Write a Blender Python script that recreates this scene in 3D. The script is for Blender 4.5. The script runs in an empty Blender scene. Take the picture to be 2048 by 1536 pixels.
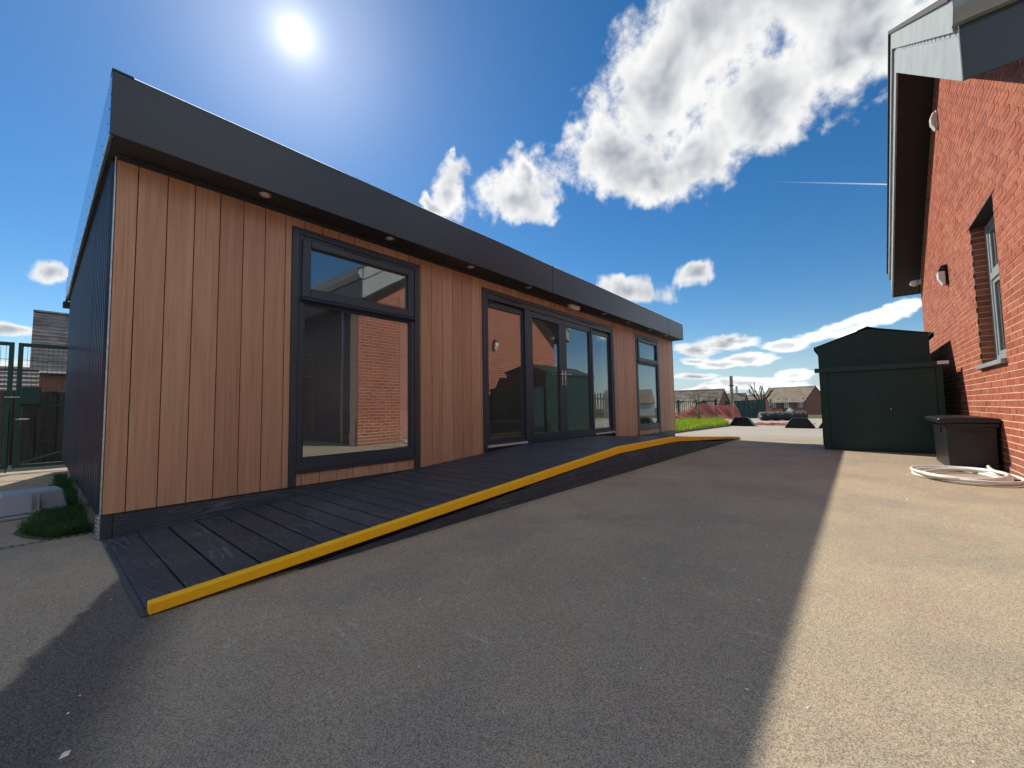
import bpy, bmesh, math, random
from mathutils import Vector, Matrix, Quaternion
R = math.radians
random.seed(7)
SC = bpy.context.scene
COL = SC.collection

# ---------------------------------------------------------------- camera
CAM_POS = Vector((-0.3026, -3.7946, 0.82))
YAW, PITCH, ROLL = R(40.40), R(3.468), R(-0.930)
fw = Vector((math.cos(YAW)*math.cos(PITCH), math.sin(YAW)*math.cos(PITCH), math.sin(PITCH)))
rt = Vector((math.sin(YAW), -math.cos(YAW), 0.0)); up = rt.cross(fw)
rt2 = rt*math.cos(ROLL) + up*math.sin(ROLL); up2 = up*math.cos(ROLL) - rt*math.sin(ROLL)
cd = bpy.data.cameras.new('camera'); cam = bpy.data.objects.new('camera', cd); COL.objects.link(cam)
cam.matrix_world = Matrix(((rt2.x, up2.x, -fw.x, CAM_POS.x), (rt2.y, up2.y, -fw.y, CAM_POS.y), (rt2.z, up2.z, -fw.z, CAM_POS.z), (0, 0, 0, 1)))
cd.sensor_width = 36; cd.lens = 14.245; cd.clip_start = 0.02; cd.clip_end = 3000
SC.camera = cam

# ---------------------------------------------------------------- light
SUN_AZ, SUN_EL = R(69.27), R(40.7)
SUN_DIR = Vector((math.cos(SUN_AZ)*math.cos(SUN_EL), math.sin(SUN_AZ)*math.cos(SUN_EL), math.sin(SUN_EL)))
sl = bpy.data.lights.new('sun', 'SUN'); sl.energy = 2.0; sl.angle = R(0.55); sl.color = (1.0, 0.91, 0.76)
so = bpy.data.objects.new('sun', sl); COL.objects.link(so)
so.location = (0, 0, 30); so.rotation_mode = 'QUATERNION'; so.rotation_quaternion = (-SUN_DIR).to_track_quat('-Z', 'Y')
SKY_STRENGTH, EXPOSURE = 0.05, 1.6
vs = SC.view_settings
vs.view_transform = 'Standard'; vs.look = 'None'; vs.gamma = 1.0; vs.use_curve_mapping = False; vs.exposure = EXPOSURE
SC.cycles.use_denoising = True; SC.cycles.denoising_input_passes = 'RGB_ALBEDO_NORMAL'; SC.cycles.denoising_prefilter = 'ACCURATE'
SC.cycles.use_adaptive_sampling = True; SC.cycles.adaptive_threshold = 0.02; SC.cycles.max_bounces = 6; SC.cycles.transparent_max_bounces = 24; SC.cycles.sample_clamp_indirect = 6
SC.cycles.caustics_reflective = False; SC.cycles.caustics_refractive = False


# ---------------------------------------------------------------- node helpers
class NT:
    def __init__(s, nt): s.nt = nt
    def n(s, t, **kw):
        nd = s.nt.nodes.new(t)
        for k, v in kw.items():
            if k.startswith('i_'):
                key = k[2:]; key = int(key) if key.isdigit() else key.replace('_', ' ')
                s.set(nd.inputs[key], v)
            else: setattr(nd, k, v)
        return nd
    def set(s, sock, v):
        if hasattr(v, 'is_output'): s.nt.links.new(v, sock)
        else: sock.default_value = v
    def m(s, op, a, b=0.0, c=0.0, clamp=False):
        nd = s.nt.nodes.new('ShaderNodeMath'); nd.operation = op; nd.use_clamp = clamp
        s.set(nd.inputs[0], a); s.set(nd.inputs[1], b); s.set(nd.inputs[2], c)
        return nd.outputs[0]
    def v(s, op, a, b=(0, 0, 0), out=0):
        nd = s.nt.nodes.new('ShaderNodeVectorMath'); nd.operation = op
        s.set(nd.inputs[0], a); s.set(nd.inputs[1], b)
        return nd.outputs[out]
    def dot(s, a, b): return s.v('DOT_PRODUCT', a, b, 1)
    def ss(s, x, lo, hi, a=0.0, b=1.0):
        nd = s.nt.nodes.new('ShaderNodeMapRange'); nd.interpolation_type = 'SMOOTHSTEP'
        for k, q in enumerate((x, lo, hi, a, b)): s.set(nd.inputs[k], q)
        return nd.outputs[0]
    def mix(s, f, a, b, mode='MIX'):
        nd = s.nt.nodes.new('ShaderNodeMix'); nd.data_type = 'RGBA'; nd.blend_type = mode
        s.set(nd.inputs[0], f); s.set(nd.inputs[6], a if hasattr(a, 'is_output') or len(a) == 4 else (*a, 1)); s.set(nd.inputs[7], b if hasattr(b, 'is_output') or len(b) == 4 else (*b, 1))
        return nd.outputs[2]
    def noise(s, vec, scale, detail=4, rough=.55, dist=0.0, out=0):
        nd = s.n('ShaderNodeTexNoise', i_Scale=scale, i_Detail=detail, i_Roughness=rough, i_Distortion=dist)
        if vec is not None: s.set(nd.inputs['Vector'], vec)
        return nd.outputs[out]
    def sep(s, vec): return s.n('ShaderNodeSeparateXYZ', i_0=vec).outputs
    def comb(s, x, y, z): return s.n('ShaderNodeCombineXYZ', i_0=x, i_1=y, i_2=z).outputs[0]
    def map(s, vec, scale=(1, 1, 1), loc=(0, 0, 0), rot=(0, 0, 0)):
        return s.n('ShaderNodeMapping', i_Vector=vec, i_Scale=scale, i_Location=loc, i_Rotation=rot).outputs[0]


# ---------------------------------------------------------------- sky: Nishita with broken cumulus
w = bpy.data.worlds.new('World'); SC.world = w; w.use_nodes = True
w.cycles.sampling_method = 'MANUAL'; w.cycles.sample_map_resolution = 256
w.node_tree.nodes.clear(); T = NT(w.node_tree)
sky = T.n('ShaderNodeTexSky', sky_type='NISHITA')
sky.sun_disc = False; sky.sun_elevation = SUN_EL; sky.sun_rotation = R(90) - SUN_AZ
sky.altitude = 100; sky.air_density = 1.0; sky.dust_density = 0.05; sky.ozone_density = 2.5
D = T.v('NORMALIZE', T.n('ShaderNodeTexCoord').outputs['Generated'])
# cumulus groups: azimuth, elevation, half width, half height (degrees), tilt
CLOUDS = [(26.2, 32.6, 5.6, 4.8, 10), (19.0, 37.6, 7.2, 7.2, 31), (11.4, 41.5, 7, 8, 20), (3.3, 40.5, 9.0, 6, -13),
 (-4.0, 37.4, 6.5, 5, -16), (21.0, 30.2, 8.5, 4.4, -6), (13.1, 30.2, 6.6, 5.2, 11), (5.3, 32.0, 6.2, 5.0, 12), (-1.2, 34.0, 5.6, 5.4, 23),
 (-4.6, 34.4, 3.0, 4.8, 21), (38.1, 28.9, 6.6, 4.2, 16), (36.2, 31.5, 2.5, 1.7, -30), (48.6, 28.6, 3.8, 4.2, -36),
 (48.5, 32.3, 1.3, 1.3, 4), (51.8, 26.7, 3.0, 1.3, -25), (23.4, 16.1, 5.4, 2.3, -6), (15.2, 17.1, 1.7, 2.2, 68),
 (12.1, 7.8, 4.0, 1.1, -2), (15.9, 7.3, 2.9, 1.0, -10), (6.2, 6.9, 2.8, 0.8, -3), (0.6, 8.2, 5.0, 1.1, 10), (-3.8, 9.4, 2.1, 1.0, 12),
 (10.3, 5.6, 3.6, 0.9, 0), (13.1, 5.2, 3.3, 0.6, 0), (5.4, 3.6, 2.1, 0.8, 2), (10.5, 2.7, 6.0, 0.9, 0), (16.2, 5.9, 2.3, 0.6, -4), (16.0, 3.8, 3.4, 0.5, -3),
 (15.5, 2.1, 3.4, 0.6, 4), (6.9, 2.1, 4.2, 0.6, -3), (89.6, 13.4, 1.5, 1.3, -1), (91.8, 7.7, 1.8, 0.7, -5), (91.0, 4.0, 3.4, 1.2, 3),
 # unseen sky beside, behind and overhead: clouds added and enlarged for fill light
 (-16, 30, 9, 7, 10), (-20, 12, 10, 3.5, 0), (-42, 24, 13, 8, 5), (-52, 9, 13, 2.5, 0), (-78, 30, 15, 9, 0), (-110, 14, 15, 5, 0), (-150, 34, 17, 10, 0), (165, 15, 15, 5, 0),
 (128, 36, 11, 8, 0), (0, 62, 16, 11, 20), (-110, 62, 20, 13, 0), (160, 68, 16, 12, 0)]
W1 = T.v('SUBTRACT', T.noise(D, 5.0, 2, .6, out=1), (.5, .5, .5)); W2 = T.v('SUBTRACT', T.noise(D, 19.0, 2, .65, out=1), (.5, .5, .5))
lowk = T.ss(T.sep(D)[2], .05, .5, .16, 1.0)      # the further clouds near the horizon look smaller
DW = T.v('ADD', D, T.n('ShaderNodeVectorMath', operation='SCALE', i_0=T.v('ADD', T.v('MULTIPLY', W1, (.14, .14, .11)), T.v('MULTIPLY', W2, (.085, .085, .075))), i_Scale=lowk).outputs[0])
dist = None
for az, el, a, b, t in CLOUDS:
    az, el, t = R(az), R(el), R(t)
    c = Vector((math.cos(az)*math.cos(el), math.sin(az)*math.cos(el), math.sin(el)))
    r_ = Vector((math.sin(az), -math.cos(az), 0)); u_ = r_.cross(c)
    m1 = r_*math.cos(t) + u_*math.sin(t); m2 = u_*math.cos(t) - r_*math.sin(t)
    eu = Matrix(((m1.x, m2.x, -c.x), (m1.y, m2.y, -c.y), (m1.z, m2.z, -c.z))).to_euler()
    # in the cloud's own axes, stretched so that its rim is at distance 1 (its antipode lies under the ground)
    q = T.n('ShaderNodeMapping', vector_type='TEXTURE', i_Vector=DW, i_Rotation=tuple(eu), i_Scale=(math.tan(R(a)), math.tan(R(b)), 1e5)).outputs[0]
    e = T.v('LENGTH', q, out=1)
    dist = e if dist is None else T.n('ShaderNodeMath', operation='SMOOTH_MIN', i_0=dist, i_1=e, i_2=0.35).outputs[0]
field = T.m('SUBTRACT', 1.0, dist)
Dxyz = T.sep(D)
el_s = T.m('MAXIMUM', Dxyz[2], 0.03)
# finer billows towards the horizon, where the same clouds are further off
fine = T.ss(Dxyz[2], 0.06, 0.45, 1.0, 0.0)
DN = T.comb(Dxyz[0], Dxyz[1], T.m('MULTIPLY', Dxyz[2], T.m('MULTIPLY_ADD', fine, 1.6, 1.0)))
n1 = T.noise(DN, 9.0, 6, .62, .3); n2 = T.noise(DN, 34.0, 4, .62)
nz = T.m('ADD', T.m('MULTIPLY', T.m('SUBTRACT', n1, .5), 1.35), T.m('MULTIPLY', T.m('SUBTRACT', n2, .5), 1.0))
dens = T.m('ADD', T.m('MULTIPLY', field, 1.45), nz)
alpha = T.ss(dens, -0.06, 0.62)
# light through the cloud: thin parts bright, thick middles grey, billows lit from the sun's side
n1s = T.noise(T.v('ADD', DN, tuple(SUN_DIR*0.035)), 9.0, 3, .6, .3)
relief = T.m('SUBTRACT', n1, n1s)
low_grey = T.m('MULTIPLY', fine, T.m('MULTIPLY_ADD', T.m('SUBTRACT', n2, .5), 1.8, .10))
thick = T.ss(T.m('ADD', T.m('ADD', T.m('MULTIPLY', field, 1.1), low_grey), T.m('MULTIPLY', T.m('SUBTRACT', n1, .5), 1.5)), 0.25, 1.25)
shade = T.m('ADD', T.m('SUBTRACT', 1.0, T.m('MULTIPLY', thick, 0.72)), T.m('MULTIPLY', relief, 1.5))
ccol = T.mix(T.m('MULTIPLY', shade, 1.0, clamp=True), (0.24, 0.29, 0.36), (1.0, 0.995, 0.98))
sunc = T.m('MAXIMUM', T.dot(D, tuple(SUN_DIR)), 0.0)
core = T.m('POWER', sunc, 15000.0); halo = T.m('POWER', sunc, 1300.0); aur = T.m('POWER', sunc, 90.0); wide = T.m('POWER', sunc, 14.0)
glow = T.m('ADD', T.m('MULTIPLY', core, 2.6), T.m('ADD', T.m('MULTIPLY_ADD', wide, 0.03, T.m('MULTIPLY', halo, 0.20)), T.m('MULTIPLY', aur, 0.10)))
lp_h = T.ss(Dxyz[2], -0.02, 0.16, 1.0, 0.0)     # pale air towards the horizon
skyc = T.mix(T.m('MULTIPLY', lp_h, 0.75), T.n('ShaderNodeHueSaturation', i_Saturation=1.34, i_Value=0.71, i_Color=sky.outputs[0]).outputs[0], (3.0, 4.0, 5.0))
bg1 = T.n('ShaderNodeBackground', i_0=skyc, i_1=SKY_STRENGTH)
bg2 = T.n('ShaderNodeBackground', i_0=ccol, i_1=T.ss(T.dot(D, tuple(SUN_DIR)), -.1, .6, .95, .325))  # clouds away from the sun made brighter, to fill the shade
cA = Vector((math.cos(R(8))*math.cos(R(25.6)), math.sin(R(8))*math.cos(R(25.6)), math.sin(R(25.6)))); cB = Vector((math.cos(R(-6))*math.cos(R(20.8)), math.sin(R(-6))*math.cos(R(20.8)), math.sin(R(20.8))))
cn = cA.cross(cB).normalized(); cm_ = (cB-cA).normalized(); cw = T.ss(T.dot(D, tuple(cm_)), cA.dot(cm_), cB.dot(cm_), 0.0, 1.0)
trail = T.m('MULTIPLY', T.ss(T.m('ABSOLUTE', T.dot(D, tuple(cn))), 0.0003, .0016, .55, 0.0), T.m('MULTIPLY', cw, T.m('LESS_THAN', T.dot(D, tuple(cm_)), cB.dot(cm_))))
alpha = T.m('MAXIMUM', alpha, trail)
bg3 = T.n('ShaderNodeBackground', i_0=(1, .97, .92, 1), i_1=glow)
mx = T.n('ShaderNodeMixShader', i_0=T.m('MULTIPLY', alpha, 0.97), i_1=bg1.outputs[0], i_2=bg2.outputs[0])
ad = T.n('ShaderNodeAddShader', i_0=mx.outputs[0], i_1=bg3.outputs[0])
T.nt.links.new(ad.outputs[0], T.n('ShaderNodeOutputWorld').inputs[0])


# ---------------------------------------------------------------- materials
MATS = {}
def mat(name, col=(.5, .5, .5), rough=.6, metal=0.0, spec=.5, build=None, var=0.0, grain=None, bump=None):
    """principled material; build(T, bsdf, obj_vec) may wire more"""
    m = bpy.data.materials.new(name); m.use_nodes = True; nt = m.node_tree; nt.nodes.clear(); t = NT(nt)
    b = t.n('ShaderNodeBsdfPrincipled', i_Roughness=rough, i_Metallic=metal)
    b.inputs['Specular IOR Level'].default_value = spec
    b.inputs['Base Color'].default_value = (*col, 1)
    geo = t.n('ShaderNodeNewGeometry').outputs['Position']
    c = None
    if grain:           # (scale vector, amount)
        n = t.noise(t.map(geo, grain[0]), 1.0, 5, .6)
        c = t.mix(t.ss(n, .3, .7), tuple(x*(1-grain[1]) for x in col), tuple(min(1, x*(1+grain[1])) for x in col))
    if var:
        rn = t.n('ShaderNodeObjectInfo').outputs['Random']
        f = t.m('MULTIPLY_ADD', rn, 2*var, 1-var)
        c = t.v('SCALE', c if c is not None else (*col,)) if False else t.mix(1.0, c if c is not None else col, t.comb(f, f, f), 'MULTIPLY')
    if c is not None: nt.links.new(c, b.inputs['Base Color'])
    if bump:            # (scale, strength, distance)
        n = t.noise(t.map(geo, (bump[0],)*3 if not isinstance(bump[0], tuple) else bump[0]), 1.0, 4, .6)
        bp = t.n('ShaderNodeBump', i_Strength=bump[1], i_Distance=bump[2], i_Height=n); nt.links.new(bp.outputs[0], b.inputs['Normal'])
    if build: build(t, b, geo)
    nt.links.new(b.outputs[0], t.n('ShaderNodeOutputMaterial').inputs[0])
    MATS[name] = m
    return m

def asphalt_build(t, b, P):
    xyz = t.sep(P)
    big = t.noise(P, .55, 3, .6); mid = t.noise(P, 3.2, 4, .65); fine = t.noise(P, 400, 2, .75); fine2 = t.noise(P, 900, 1, .7)
    base = t.mix(t.ss(big, .32, .68), (.315, .264, .194), (.380, .316, .222))
    base = t.mix(t.m('MULTIPLY', t.ss(mid, .45, .70), .7), base, (.345, .258, .190))
    base = t.mix(t.m('MULTIPLY', t.ss(t.noise(P, 1.3, 4, .65), .46, .64), .5), base, (.245, .218, .178))
    base = t.mix(t.m('MULTIPLY', t.ss(t.noise(t.v('ADD', P, (7, 3, 0)), 2.1, 5, .7), .58, .72), .45), base, (.395, .330, .210))
    vo = t.n('ShaderNodeTexVoronoi', i_Scale=330.0, i_Vector=P)
    stone = t.sep(vo.outputs['Color'])
    sp = t.m('ADD', t.m('MULTIPLY', fine, .55), t.m('ADD', t.m('MULTIPLY', fine2, .2), t.m('MULTIPLY', stone[0], .25)))
    spk = t.ss(sp, .34, .66, .50, 1.50)
    base = t.mix(1.0, base, t.comb(spk, spk, spk), 'MULTIPLY')
    ch = t.m('MULTIPLY', t.m('LESS_THAN', vo.outputs['Distance'], .30), t.m('GREATER_THAN', stone[1], .93))
    base = t.mix(t.m('MULTIPLY', ch, .5), base, (.60, .55, .47))
    # scuff marks: thin pale scratches
    msk = t.m('MULTIPLY', t.ss(t.noise(P, 1.9, 2), .52, .64), t.ss(t.noise(P, 45, 1), .35, .6, .05, .42))
    for k, (rot, s) in enumerate(((.5, 1.0), (1.9, .8), (2.6, 1.3))):
        nn = t.noise(t.map(P, (7*s, .9*s, 1), (k*3.7, k*1.3, 0), (0, 0, rot)), 1.0, 1, .5, .4)
        line = t.ss(t.m('ABSOLUTE', t.m('SUBTRACT', nn, .5)), 0.0, .0035, 1.0, 0.0)
        base = t.mix(t.m('MULTIPLY', line, msk), base, (.56, .52, .44))
    # darker-coloured strip in the tarmac running out from the foot of the ramp
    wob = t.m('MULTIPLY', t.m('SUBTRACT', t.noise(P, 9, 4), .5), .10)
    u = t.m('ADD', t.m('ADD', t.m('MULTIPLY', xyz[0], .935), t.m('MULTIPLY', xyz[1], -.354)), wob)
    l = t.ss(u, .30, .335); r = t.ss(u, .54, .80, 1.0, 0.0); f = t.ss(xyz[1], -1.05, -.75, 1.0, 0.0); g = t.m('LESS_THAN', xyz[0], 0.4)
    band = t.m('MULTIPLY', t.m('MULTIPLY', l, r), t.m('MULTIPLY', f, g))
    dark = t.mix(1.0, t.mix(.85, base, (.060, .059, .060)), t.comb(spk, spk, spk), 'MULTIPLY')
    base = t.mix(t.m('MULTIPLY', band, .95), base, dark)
    # far part of the yard is an older, paler surface with damp streaks
    far = t.ss(xyz[0], 9.5, 12.5)
    streak = t.ss(t.noise(t.map(P, (1.6, .12, 1)), 1.0, 3), .35, .7)
    base = t.mix(t.m('MULTIPLY', far, .75), base, t.mix(streak, (.33, .31, .28), (.39, .365, .32)))
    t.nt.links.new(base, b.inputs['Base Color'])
    bp = t.n('ShaderNodeBump', i_Strength=.22, i_Distance=.003, i_Height=sp); t.nt.links.new(bp.outputs[0], b.inputs['Normal'])
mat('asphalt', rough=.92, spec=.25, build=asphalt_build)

def board_build(t, b, P):
    rn = t.n('ShaderNodeObjectInfo').outputs['Random']
    off = t.v('ADD', P, t.comb(t.m('MULTIPLY', rn, 17.0), 0.0, t.m('MULTIPLY', rn, 9.0)))
    g1 = t.noise(t.map(off, (95, 95, 1.6)), 1.0, 5, .65, .6); g2 = t.noise(t.map(off, (26, 26, .9)), 1.0, 4, .6, 1.2); g3 = t.noise(t.map(off, (240, 240, 7)), 1.0, 3, .6)
    c = t.mix(t.ss(g2, .3, .7), (.430, .232, .136), (.515, .295, .176))
    c = t.mix(t.ss(g1, .52, .72), c, (.350, .172, .092))
    c = t.mix(t.m('MULTIPLY', t.ss(g3, .6, .75), .5), c, (.60, .40, .26))
    f = t.m('MULTIPLY_ADD', rn, .20, .90)
    c = t.mix(1.0, c, t.comb(f, t.m('POWER', f, 1.25), t.m('POWER', f, 1.3)), 'MULTIPLY')
    t.nt.links.new(c, b.inputs['Base Color'])
    h = t.m('ADD', g1, t.m('MULTIPLY', g3, .6))
    bp = t.n('ShaderNodeBump', i_Strength=.35, i_Distance=.0015, i_Height=h); t.nt.links.new(bp.outputs[0], b.inputs['Normal'])
    t.nt.links.new(t.ss(g1, .3, .8, .42, .6), b.inputs['Roughness'])
mat('clad_board', rough=.5, spec=.4, build=board_build)

def deck_build(axis):
    def f(t, b, P):
        rn = t.n('ShaderNodeObjectInfo').outputs['Random']
        sc = (9, 1.5, 9) if axis == 'y' else (1.3, 9, 11)
        q = t.v('ADD', t.map(P, sc), t.comb(t.m('MULTIPLY', rn, 31), t.m('MULTIPLY', rn, 13), 0.0))
        n = t.noise(q, .75, 2, .5, .3)
        ring = t.m('SINE', t.m('MULTIPLY', n, 95.0))
        ln = t.ss(ring, .2, .9); worn = t.ss(t.noise(P, 2.6, 4, .6), .40, .68); fine = t.noise(P, 90, 3)
        c = t.mix(t.m('MULTIPLY', t.m('MULTIPLY', ln, worn), .42), (.030, .041, .055), (.16, .18, .20))
        c = t.mix(t.m('MULTIPLY', t.ss(t.noise(P, 5, 5, .7), .55, .75), .35), c, (.075, .075, .078))
        k = t.m('MULTIPLY_ADD', rn, .35, .82); c = t.mix(1.0, c, t.comb(k, k, k), 'MULTIPLY')
        t.nt.links.new(c, b.inputs['Base Color'])
        bp = t.n('ShaderNodeBump', i_Strength=.6, i_Distance=.0018, i_Height=t.m('ADD', t.m('MULTIPLY', ln, .8), t.m('MULTIPLY', fine, .5)))
        t.nt.links.new(bp.outputs[0], b.inputs['Normal'])
        t.nt.links.new(t.ss(fine, .3, .7, .42, .62), b.inputs['Roughness'])
    return f
mat('deck_board', rough=.5, build=deck_build('y')); mat('plinth_board', rough=.5, build=deck_build('x'))

def grit_build(t, b, P):
    n = t.noise(P, 260, 3, .7); d = t.noise(P, 13, 5, .75)
    c = t.mix(t.ss(n, .35, .65), (.95, .46, .001), (1.0, .57, .003)); c = t.mix(t.m('MULTIPLY', t.ss(d, .56, .72), .45), c, (.50, .27, .04))
    t.nt.links.new(c, b.inputs['Base Color'])
    bp = t.n('ShaderNodeBump', i_Strength=.8, i_Distance=.002, i_Height=n); t.nt.links.new(bp.outputs[0], b.inputs['Normal'])
mat('yellow_grit', rough=.7, build=grit_build)

def brick_build(pitch_x, pitch_z):
    def f(t, b, P):
        xyz = t.sep(P)
        row = t.m('FLOOR', t.m('DIVIDE', xyz[2], pitch_z)); odd = t.m('MULTIPLY', t.m('MODULO', row, 2.0), .5)
        col = t.m('FLOOR', t.m('ADD', t.m('DIVIDE', xyz[0], pitch_x), odd))
        wn = t.n('ShaderNodeTexWhiteNoise', noise_dimensions='2D', i_Vector=t.comb(col, row, 0.0))
        r1 = wn.outputs[0]; r3 = t.sep(wn.outputs[1])
        c = t.mix(r1, (.315, .092, .055), (.400, .128, .074)); c = t.mix(t.m('MULTIPLY', t.m('GREATER_THAN', r3[1], .84), .5), c, (.24, .062, .045))
        c = t.mix(t.m('MULTIPLY', t.m('GREATER_THAN', r3[2], .86), .5), c, (.43, .15, .085))
        n = t.noise(t.map(P, (9, 9, 38)), 1.0, 4, .7); c = t.mix(t.m('MULTIPLY', t.ss(n, .5, .72), .45), c, (.20, .055, .042))
        n2 = t.noise(P, 60, 4, .7); k = t.ss(n2, .25, .75, .8, 1.2); c = t.mix(1.0, c, t.comb(k, k, k), 'MULTIPLY')
        foot = t.m('MULTIPLY', t.ss(t.m('ADD', xyz[2], t.m('MULTIPLY', t.noise(P, 4, 3), .5)), .2, .75, 1.0, 0.0), .55)
        c = t.mix(foot, c, (.17, .10, .075))       # splash dirt along the foot of the wall
        stain = t.ss(t.noise(t.map(P, (1.8, 1.8, .35)), 1.0, 4, .65), .54, .70); c = t.mix(t.m('MULTIPLY', stain, .3), c, (.20, .085, .062))
        t.nt.links.new(c, b.inputs['Base Color'])
        bp = t.n('ShaderNodeBump', i_Strength=.6, i_Distance=.003, i_Height=t.m('ADD', n, n2)); t.nt.links.new(bp.outputs[0], b.inputs['Normal'])
    return f
PX, PZ = 0.225, 0.075
mat('brick', rough=.85, spec=.2, build=brick_build(PX, PZ))
mat('mortar', (.66, .47, .36), .95, spec=.1, grain=((40, 40, 40), .15))
def brickwall_build(t, b, P):     # brickwork too far off, or seen only in reflections, to tell the bricks apart
    xyz = t.sep(P); v = t.comb(t.m('ADD', xyz[0], xyz[1]), xyz[2], 0.0)
    br = t.n('ShaderNodeTexBrick', i_Vector=v, i_Color1=(.31, .085, .05, 1), i_Color2=(.42, .13, .075, 1), i_Mortar=(.60, .42, .33, 1), i_Scale=1.0)
    br.inputs['Mortar Size'].default_value = .006; br.inputs['Brick Width'].default_value = PX; br.inputs['Row Height'].default_value = PZ
    t.nt.links.new(br.outputs[0], b.inputs['Base Color'])
mat('brickwork', rough=.9, spec=.2, build=brickwall_build)
def farbrick_build(t, b, P):
    xyz = t.sep(P); v = t.comb(t.m('ADD', xyz[0], xyz[1]), xyz[2], 0.0)
    br = t.n('ShaderNodeTexBrick', i_Vector=v, i_Color1=(.17, .055, .042, 1), i_Color2=(.23, .08, .056, 1), i_Mortar=(.26, .19, .16, 1), i_Scale=1.0)
    br.inputs['Mortar Size'].default_value = .008; br.inputs['Brick Width'].default_value = .225; br.inputs['Row Height'].default_value = .075
    t.nt.links.new(br.outputs[0], b.inputs['Base Color'])
mat('house_brick', rough=.9, spec=.2, build=farbrick_build)

def glass_build(name, f0, tint, wob=.0):
    m = bpy.data.materials.new(name); m.use_nodes = True; m.node_tree.nodes.clear(); t = NT(m.node_tree)
    P = t.n('ShaderNodeNewGeometry')
    c = t.m('ABSOLUTE', t.dot(P.outputs['Incoming'], P.outputs['Normal']))
    fr = t.m('MULTIPLY_ADD', t.m('POWER', t.m('SUBTRACT', 1.0, c, clamp=True), 5.0), 1-f0, f0)
    gl = t.n('ShaderNodeBsdfGlossy', i_Color=(.96, .98, 1, 1), i_Roughness=0.0)
    if wob:
        bp = t.n('ShaderNodeBump', i_Strength=wob, i_Distance=.01, i_Height=t.noise(P.outputs['Position'], 2.2, 1)); t.nt.links.new(bp.outputs[0], gl.inputs['Normal'])
    tr = t.n('ShaderNodeBsdfTransparent', i_Color=(*tint, 1))
    film = t.n('ShaderNodeMixShader', i_0=.045, i_1=tr.outputs[0], i_2=t.n('ShaderNodeBsdfDiffuse', i_Color=(.62, .66, .66, 1)).outputs[0])     # dust on the pane
    mxs = t.n('ShaderNodeMixShader', i_0=fr, i_1=film.outputs[0], i_2=gl.outputs[0])
    t.nt.links.new(mxs.outputs[0], t.n('ShaderNodeOutputMaterial').inputs[0]); MATS[name] = m
glass_build('pane_glass', .20, (.86, .90, .89), .05)
glass_build('far_glass', .10, (.3, .33, .35))

mat('frame_grey', (.027, .038, .053), .42, spec=.5, bump=((300,)*1 + (300, 300), .05, .001))
mat('fascia_grey', (.017, .024, .037), .38, spec=.5, grain=((1.2, 1.2, 3), .12))
mat('soffit_grey', (.022, .025, .030), .55)
mat('side_metal', (.005, .024, .062), .26, spec=.6, grain=((6, 6, 1.5), .15))
mat('side_fascia', (.55, .60, .66), .16, metal=.95, grain=((3, 3, 3), .1))
mat('black_rivet', (.01, .01, .012), .5)
mat('silver', (.55, .56, .58), .32, metal=1.0)
mat('chrome', (.75, .76, .78), .15, metal=1.0)
mat('galvanised', (.48, .52, .54), .45, metal=.8, grain=((60, 60, 60), .3))
mat('threshold', (.50, .48, .45), .5)
mat('white_paint', (.78, .78, .76), .5)
mat('white_plastic', (.72, .73, .72), .4)
mat('lamp_lens', (.80, .78, .72), .25)
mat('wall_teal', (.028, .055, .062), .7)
mat('ceiling_white', (.7, .7, .68), .8)
mat('floor_vinyl', (.26, .22, .18), .45, grain=((1.5, 12, 1), .2))
mat('oak', (.62, .42, .14), .5, grain=((20, 20, 2), .15))
mat('bottle_white', (.7, .7, .7), .3)
def pic_build(t, b, P):
    n = t.noise(P, 14, 5, .7); c = t.mix(t.ss(n, .4, .6), (.04, .09, .06), (.5, .52, .5)); t.nt.links.new(c, b.inputs['Base Color'])
mat('picture', rough=.4, build=pic_build)
mat('shed_green', (.001, .029, .021), .42, spec=.4, grain=((2, 2, 6), .12))
mat('shed_dark', (.010, .052, .038), .42)
mat('shed_trim', (.001, .021, .017), .4)
mat('black_plastic', (.004, .0055, .008), .40, grain=((30, 30, 4), .35), bump=((60, 60, 9), .3, .002))
mat('hose_white', (.72, .71, .68), .4, bump=((40, 40, 40), .1, .001))
mat('verge_grey', (.29, .325, .33), .45, grain=((3, 3, 6), .10))
mat('gutter_grey', (.040, .056, .062), .4)
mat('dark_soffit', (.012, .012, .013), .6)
mat('roof_tile_dark', (.05, .05, .055), .8)
def tile_build(c1, c2, axis=1):
    def f(t, b, P):
        n = t.noise(P, .7, 4, .65); k = t.n('ShaderNodeTexWhiteNoise', noise_dimensions='3D', i_Vector=t.v('FLOOR', t.map(P, (3.3, 3.3, 4.0)))).outputs[0]
        c = t.mix(t.ss(n, .3, .7), c1, c2); kk = t.m('MULTIPLY_ADD', k, .45, .78); c = t.mix(1.0, c, t.comb(kk, kk, kk), 'MULTIPLY')
        t.nt.links.new(c, b.inputs['Base Color'])
    return f
mat('tile_brown', rough=.9, spec=.2, build=tile_build((.15, .125, .10), (.23, .195, .15)))
mat('tile_grey', rough=.9, spec=.2, build=tile_build((.14, .125, .115), (.22, .195, .18)))
mat('gate_green', (.010, .060, .052), .45)
mat('timber_fence', (.085, .075, .058), .9, spec=.2, var=.35, grain=((20, 20, 1.5), .35))
mat('fence_green', (.010, .058, .050), .6, var=.25)
mat('post_timber', (.26, .225, .16), .85, spec=.2, grain=((30, 30, 2), .3))
mat('net_red', (.62, .17, .15), .6)
mat('net_heap', (.42, .12, .10), .8, grain=((9, 9, 9), .4))
mat('kerb', (.10, .10, .095), .9); mat('channel_grey', (.22, .205, .185), .9)
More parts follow.
